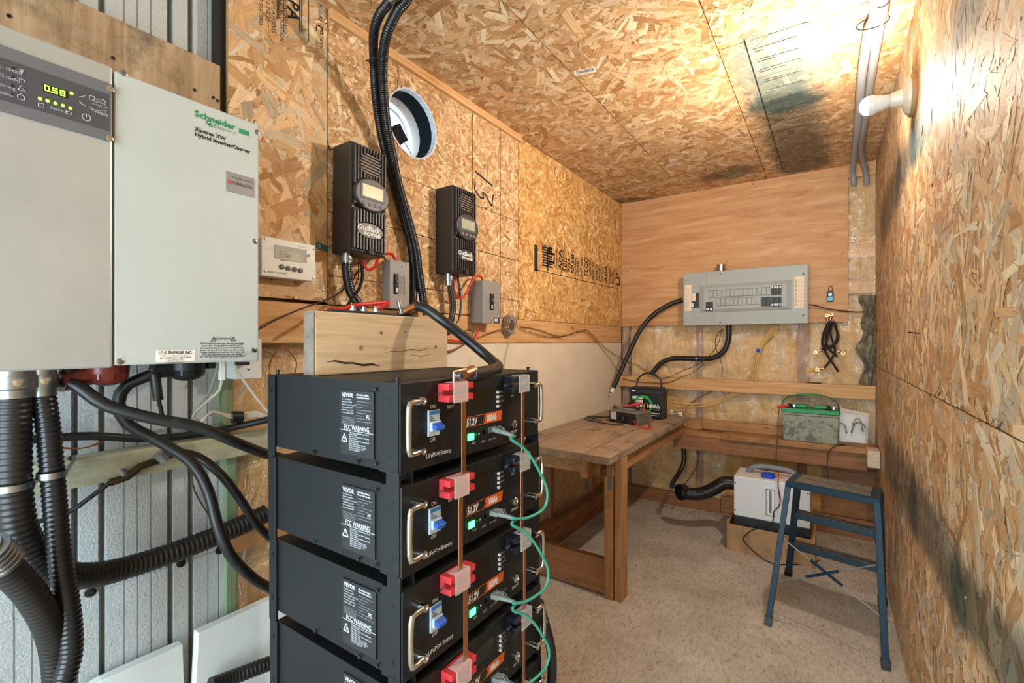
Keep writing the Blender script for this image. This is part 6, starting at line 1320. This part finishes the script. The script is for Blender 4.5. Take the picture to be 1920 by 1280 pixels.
cable('heater_wire', 'red and black heater lead falling over the heater front to the crate', [HY(1459, 902, 3.0), HY(1459, 915, 3.0), HY(1463, 935, 3.0), HY(1460, 950, 3.0), HY(1450, 960, 2.99), HY(1449, 980, 2.97), HY(1435, 988, 2.965), HY(1412, 993, 2.965), HY(1396, 1005, 2.965), HY(1395, 1015, 2.965), HY(1420, 1040, 2.96), HZ(1450, 1056, .004), HZ(1480, 1058, .004), HZ(1520, 1057, .004), HZ(1535, 1050, .004)], .0032, M['rubber'], 'wire', n=6)
cable('heater_wire', 'thin red wire clipped to the heater beside the blue cap', [HY(1461, 885, 3.05), HY(1459, 903, 3.0), HY(1460, 925, 2.995), HY(1463, 940, 2.995)], .002, M['red_wire'], 'wire', n=6)

# ------------------------------------------------------------------ blue folding step ladder
ST = .60
TL, TR, TBL, TBR = HZ(1472, 902, ST), HZ(1652, 938, ST), HZ(1492, 885, ST), HZ(1653, 920, ST)
for q in (TR, TBR): q.x = min(q.x, RW - .05)
TBR = V((TR.x + .018, TR.y + (TBL.y - TL.y), ST))
FLg, FRg, RLg = HZ(1440, 1172, 0), HZ(1661, 1255, 0), HZ(1478, 1078, 0)
FRg.x = min(FRg.x, RW - .03); RRg = V((RW - .03, FRg.y + (RLg.y - FLg.y), 0))
ld = thing('step_ladder', 'paint spattered blue metal step ladder beside the right wall', 'step ladder', ((FLg + FRg + RLg + RRg) / 4))
lb = M['ladder_blue']; dk = plain('dark_blue_paint', '#14303c', .5, var=.12)
top = obj('top_step', MB().prism([TL, TR, TBR, TBL], (0, 0, -.024)), lb, ld, bevel=.003)
ctr = (TL + TR + TBL + TBR) / 4
for k in (0, 1):
    a_, b_ = (TL * (1 - f) + TBL * f for f in ((.14, .48) if k == 0 else (.54, .88))); c_, d_ = (TR * (1 - f) + TBR * f for f in ((.14, .48) if k == 0 else (.54, .88)))
    ins = lambda p, q: p + (q - p) * .10
    obj('grip_pad', MB().prism([ins(a_, c_) + V((0, 0, .0005)), ins(c_, a_) + V((0, 0, .0005)), ins(d_, b_) + V((0, 0, .0005)), ins(b_, d_) + V((0, 0, .0005))], (0, 0, .003)), M['tread'], top)
fl_ = V((0, 0, 1))
def leg(p0, p1, nm='leg', mat=lb, w=.023, t=.016):
    l = obj(nm, MB().beam(p0, p1, w, t, (0, 1, 0)), mat, ld, bevel=.002)
    d = (p1 - p0).normalized(); obj('foot', MB().beam(p1 - d * .035, p1, w + .006, t + .006, (0, 1, 0)), M['rubber'], l, bevel=.002); return l
z = V((0, 0, -.025))
leg(TL + V((.012, .01, -.012)), FLg + V((0, 0, .002))); leg(TR + V((-.012, .01, -.012)), FRg + V((0, 0, .002)))
rl0, rr0 = TBL + V((.012, -.01, -.012)), TBR + V((-.012, -.01, -.012))
leg(rl0, RLg + V((0, 0, .002)), mat=dk, w=.03, t=.02); leg(rr0, RRg + V((0, 0, .002)), mat=dk, w=.03, t=.02)
for f in (.31, .61):
    A_, B_ = rl0 * (1 - f) + RLg * f, rr0 * (1 - f) + RRg * f; fw = V((0, -.09, 0))
    st = obj('step', MB().prism([A_, B_, B_ + fw * .6 + V((0, 0, 0)), A_ + fw * .6 + V((0, 0, 0))], (0, 0, -.030)), dk, ld, bevel=.003)
    obj('grip_pad', MB().prism([A_ + V((.01, -.004, .0005)), B_ + V((-.01, -.004, .0005)), B_ + fw * .55 + V((-.01, 0, .0005)), A_ + fw * .55 + V((.01, 0, .0005))], (0, 0, .003)), M['tread'], st)
def brace(p, q):
    m0, m1 = p * .68 + q * .32, p * .36 + q * .64
    b = obj('cross_brace', MB().beam(m0, m1, .012, .003, (0, 1, .2)), lb, ld); obj('brace_rod', MB().cyl(p, m0, .0028, n=6), M['grey_metal'], b); obj('brace_rod', MB().cyl(m1, q, .0028, n=6), M['grey_metal'], b)
fL = lambda f: (TL + V((.012, .01, -.012))) * (1 - f) + FLg * f
fR = lambda f: (TR + V((-.012, .01, -.012))) * (1 - f) + FRg * f
brace(fL(.38), fR(.70) + V((0, -.004, 0))); brace(fL(.70), fR(.38) + V((0, -.004, 0)))

# ------------------------------------------------------------------ grey conduits along the ceiling by the lamp
cz0 = CEIL - .025
def czp(u, v, z): return HZ(u, v, z)
p1 = [V((.030, -.5, cz0)), V((.030, 1.2, cz0)), HZ(1640, 0, cz0), HZ(1628, 60, cz0), HZ(1616, 140, cz0), HZ(1611, 200, cz0), HZ(1607, 250, cz0 - .01), HZ(1603, 285, cz0 - .005), HY(1599, 318, 3.52), HY(1601, 345, 3.59)]
p2 = [V((.085, -.5, cz0)), V((.085, 1.2, cz0)), HZ(1655, 0, cz0), HZ(1647, 60, cz0), HZ(1634, 140, cz0), HZ(1626, 200, cz0), HZ(1618, 250, cz0 - .01), HZ(1615, 285, cz0 - .005), HY(1623, 318, 3.52), HY(1625, 345, 3.59)]
def cl_(pts): return [V((min(p.x, RW - .02), p.y, p.z)) for p in pts]
ribbed('ceiling_conduit', 'left of two grey flexible conduits running along the ceiling beside the bulb', cl_(p1), .016, M['grey_conduit'], .007, .07)
cable('ceiling_conduit', 'right of two grey conduits on the ceiling, smooth and nearer the right wall', cl_(p2), .0155, M['grey_conduit'], 'conduit', n=14)
s_ = HZ(1652, 20, cz0); tag(obj('conduit_coupling', MB().tube([s_ + V((-.002, -.05, 0)), s_ + V((0, .05, 0))], .0205, 16), M['grey_conduit'], smooth=True), 'grey coupling sleeve on the smooth ceiling conduit', 'coupling')
zt2 = HZ(1628, 45, cz0); tie = thing('cable_tie', 'black cable tie around the two grey ceiling conduits', 'cable tie', zt2)
obj('loop', MB().tube([zt2 + V((.012 + .045 * math.cos(a), 0, .019 * math.sin(a))) for a in lsp(0, 2 * math.pi, 24)], .002, 6), M['black_plastic'], tie)

# ------------------------------------------------------------------ wood chips and grit swept against the walls
rg = random.Random(21); mb = MB()
for i in range(420):
    if i < 180: x, y = rg.uniform(LW + .05, .2), BW - .05 - abs(rg.gauss(0, .06))
    elif i < 260: x, y = LW + .06 + abs(rg.gauss(0, .05)), rg.uniform(2.2, 3.5)
    else: x, y = rg.uniform(-.9, .2), rg.uniform(1.2, 3.5)
    if cx0 - .02 < x < cx1 + .02 and cy0 - .03 < y < cy1 + .03: continue
    a = rg.uniform(0, 6.28); l = rg.uniform(.002, .007) * (1.6 if i < 180 else .7); w = l * rg.uniform(.25, .6)
    mb.obox((x, y, .0022), (math.cos(a) * l, math.sin(a) * l, 0), (-math.sin(a) * w, math.cos(a) * w, rg.uniform(-.0006, .0006)), (0, 0, .0012))
ch_ = tag(obj('wood_chips', mb, plain('pale_wood_chip', '#a98f6c', .9, var=.6, scale=9)), 'scattered wood chips and grit on the concrete floor', 'debris'); ch_['kind'] = 'stuff'
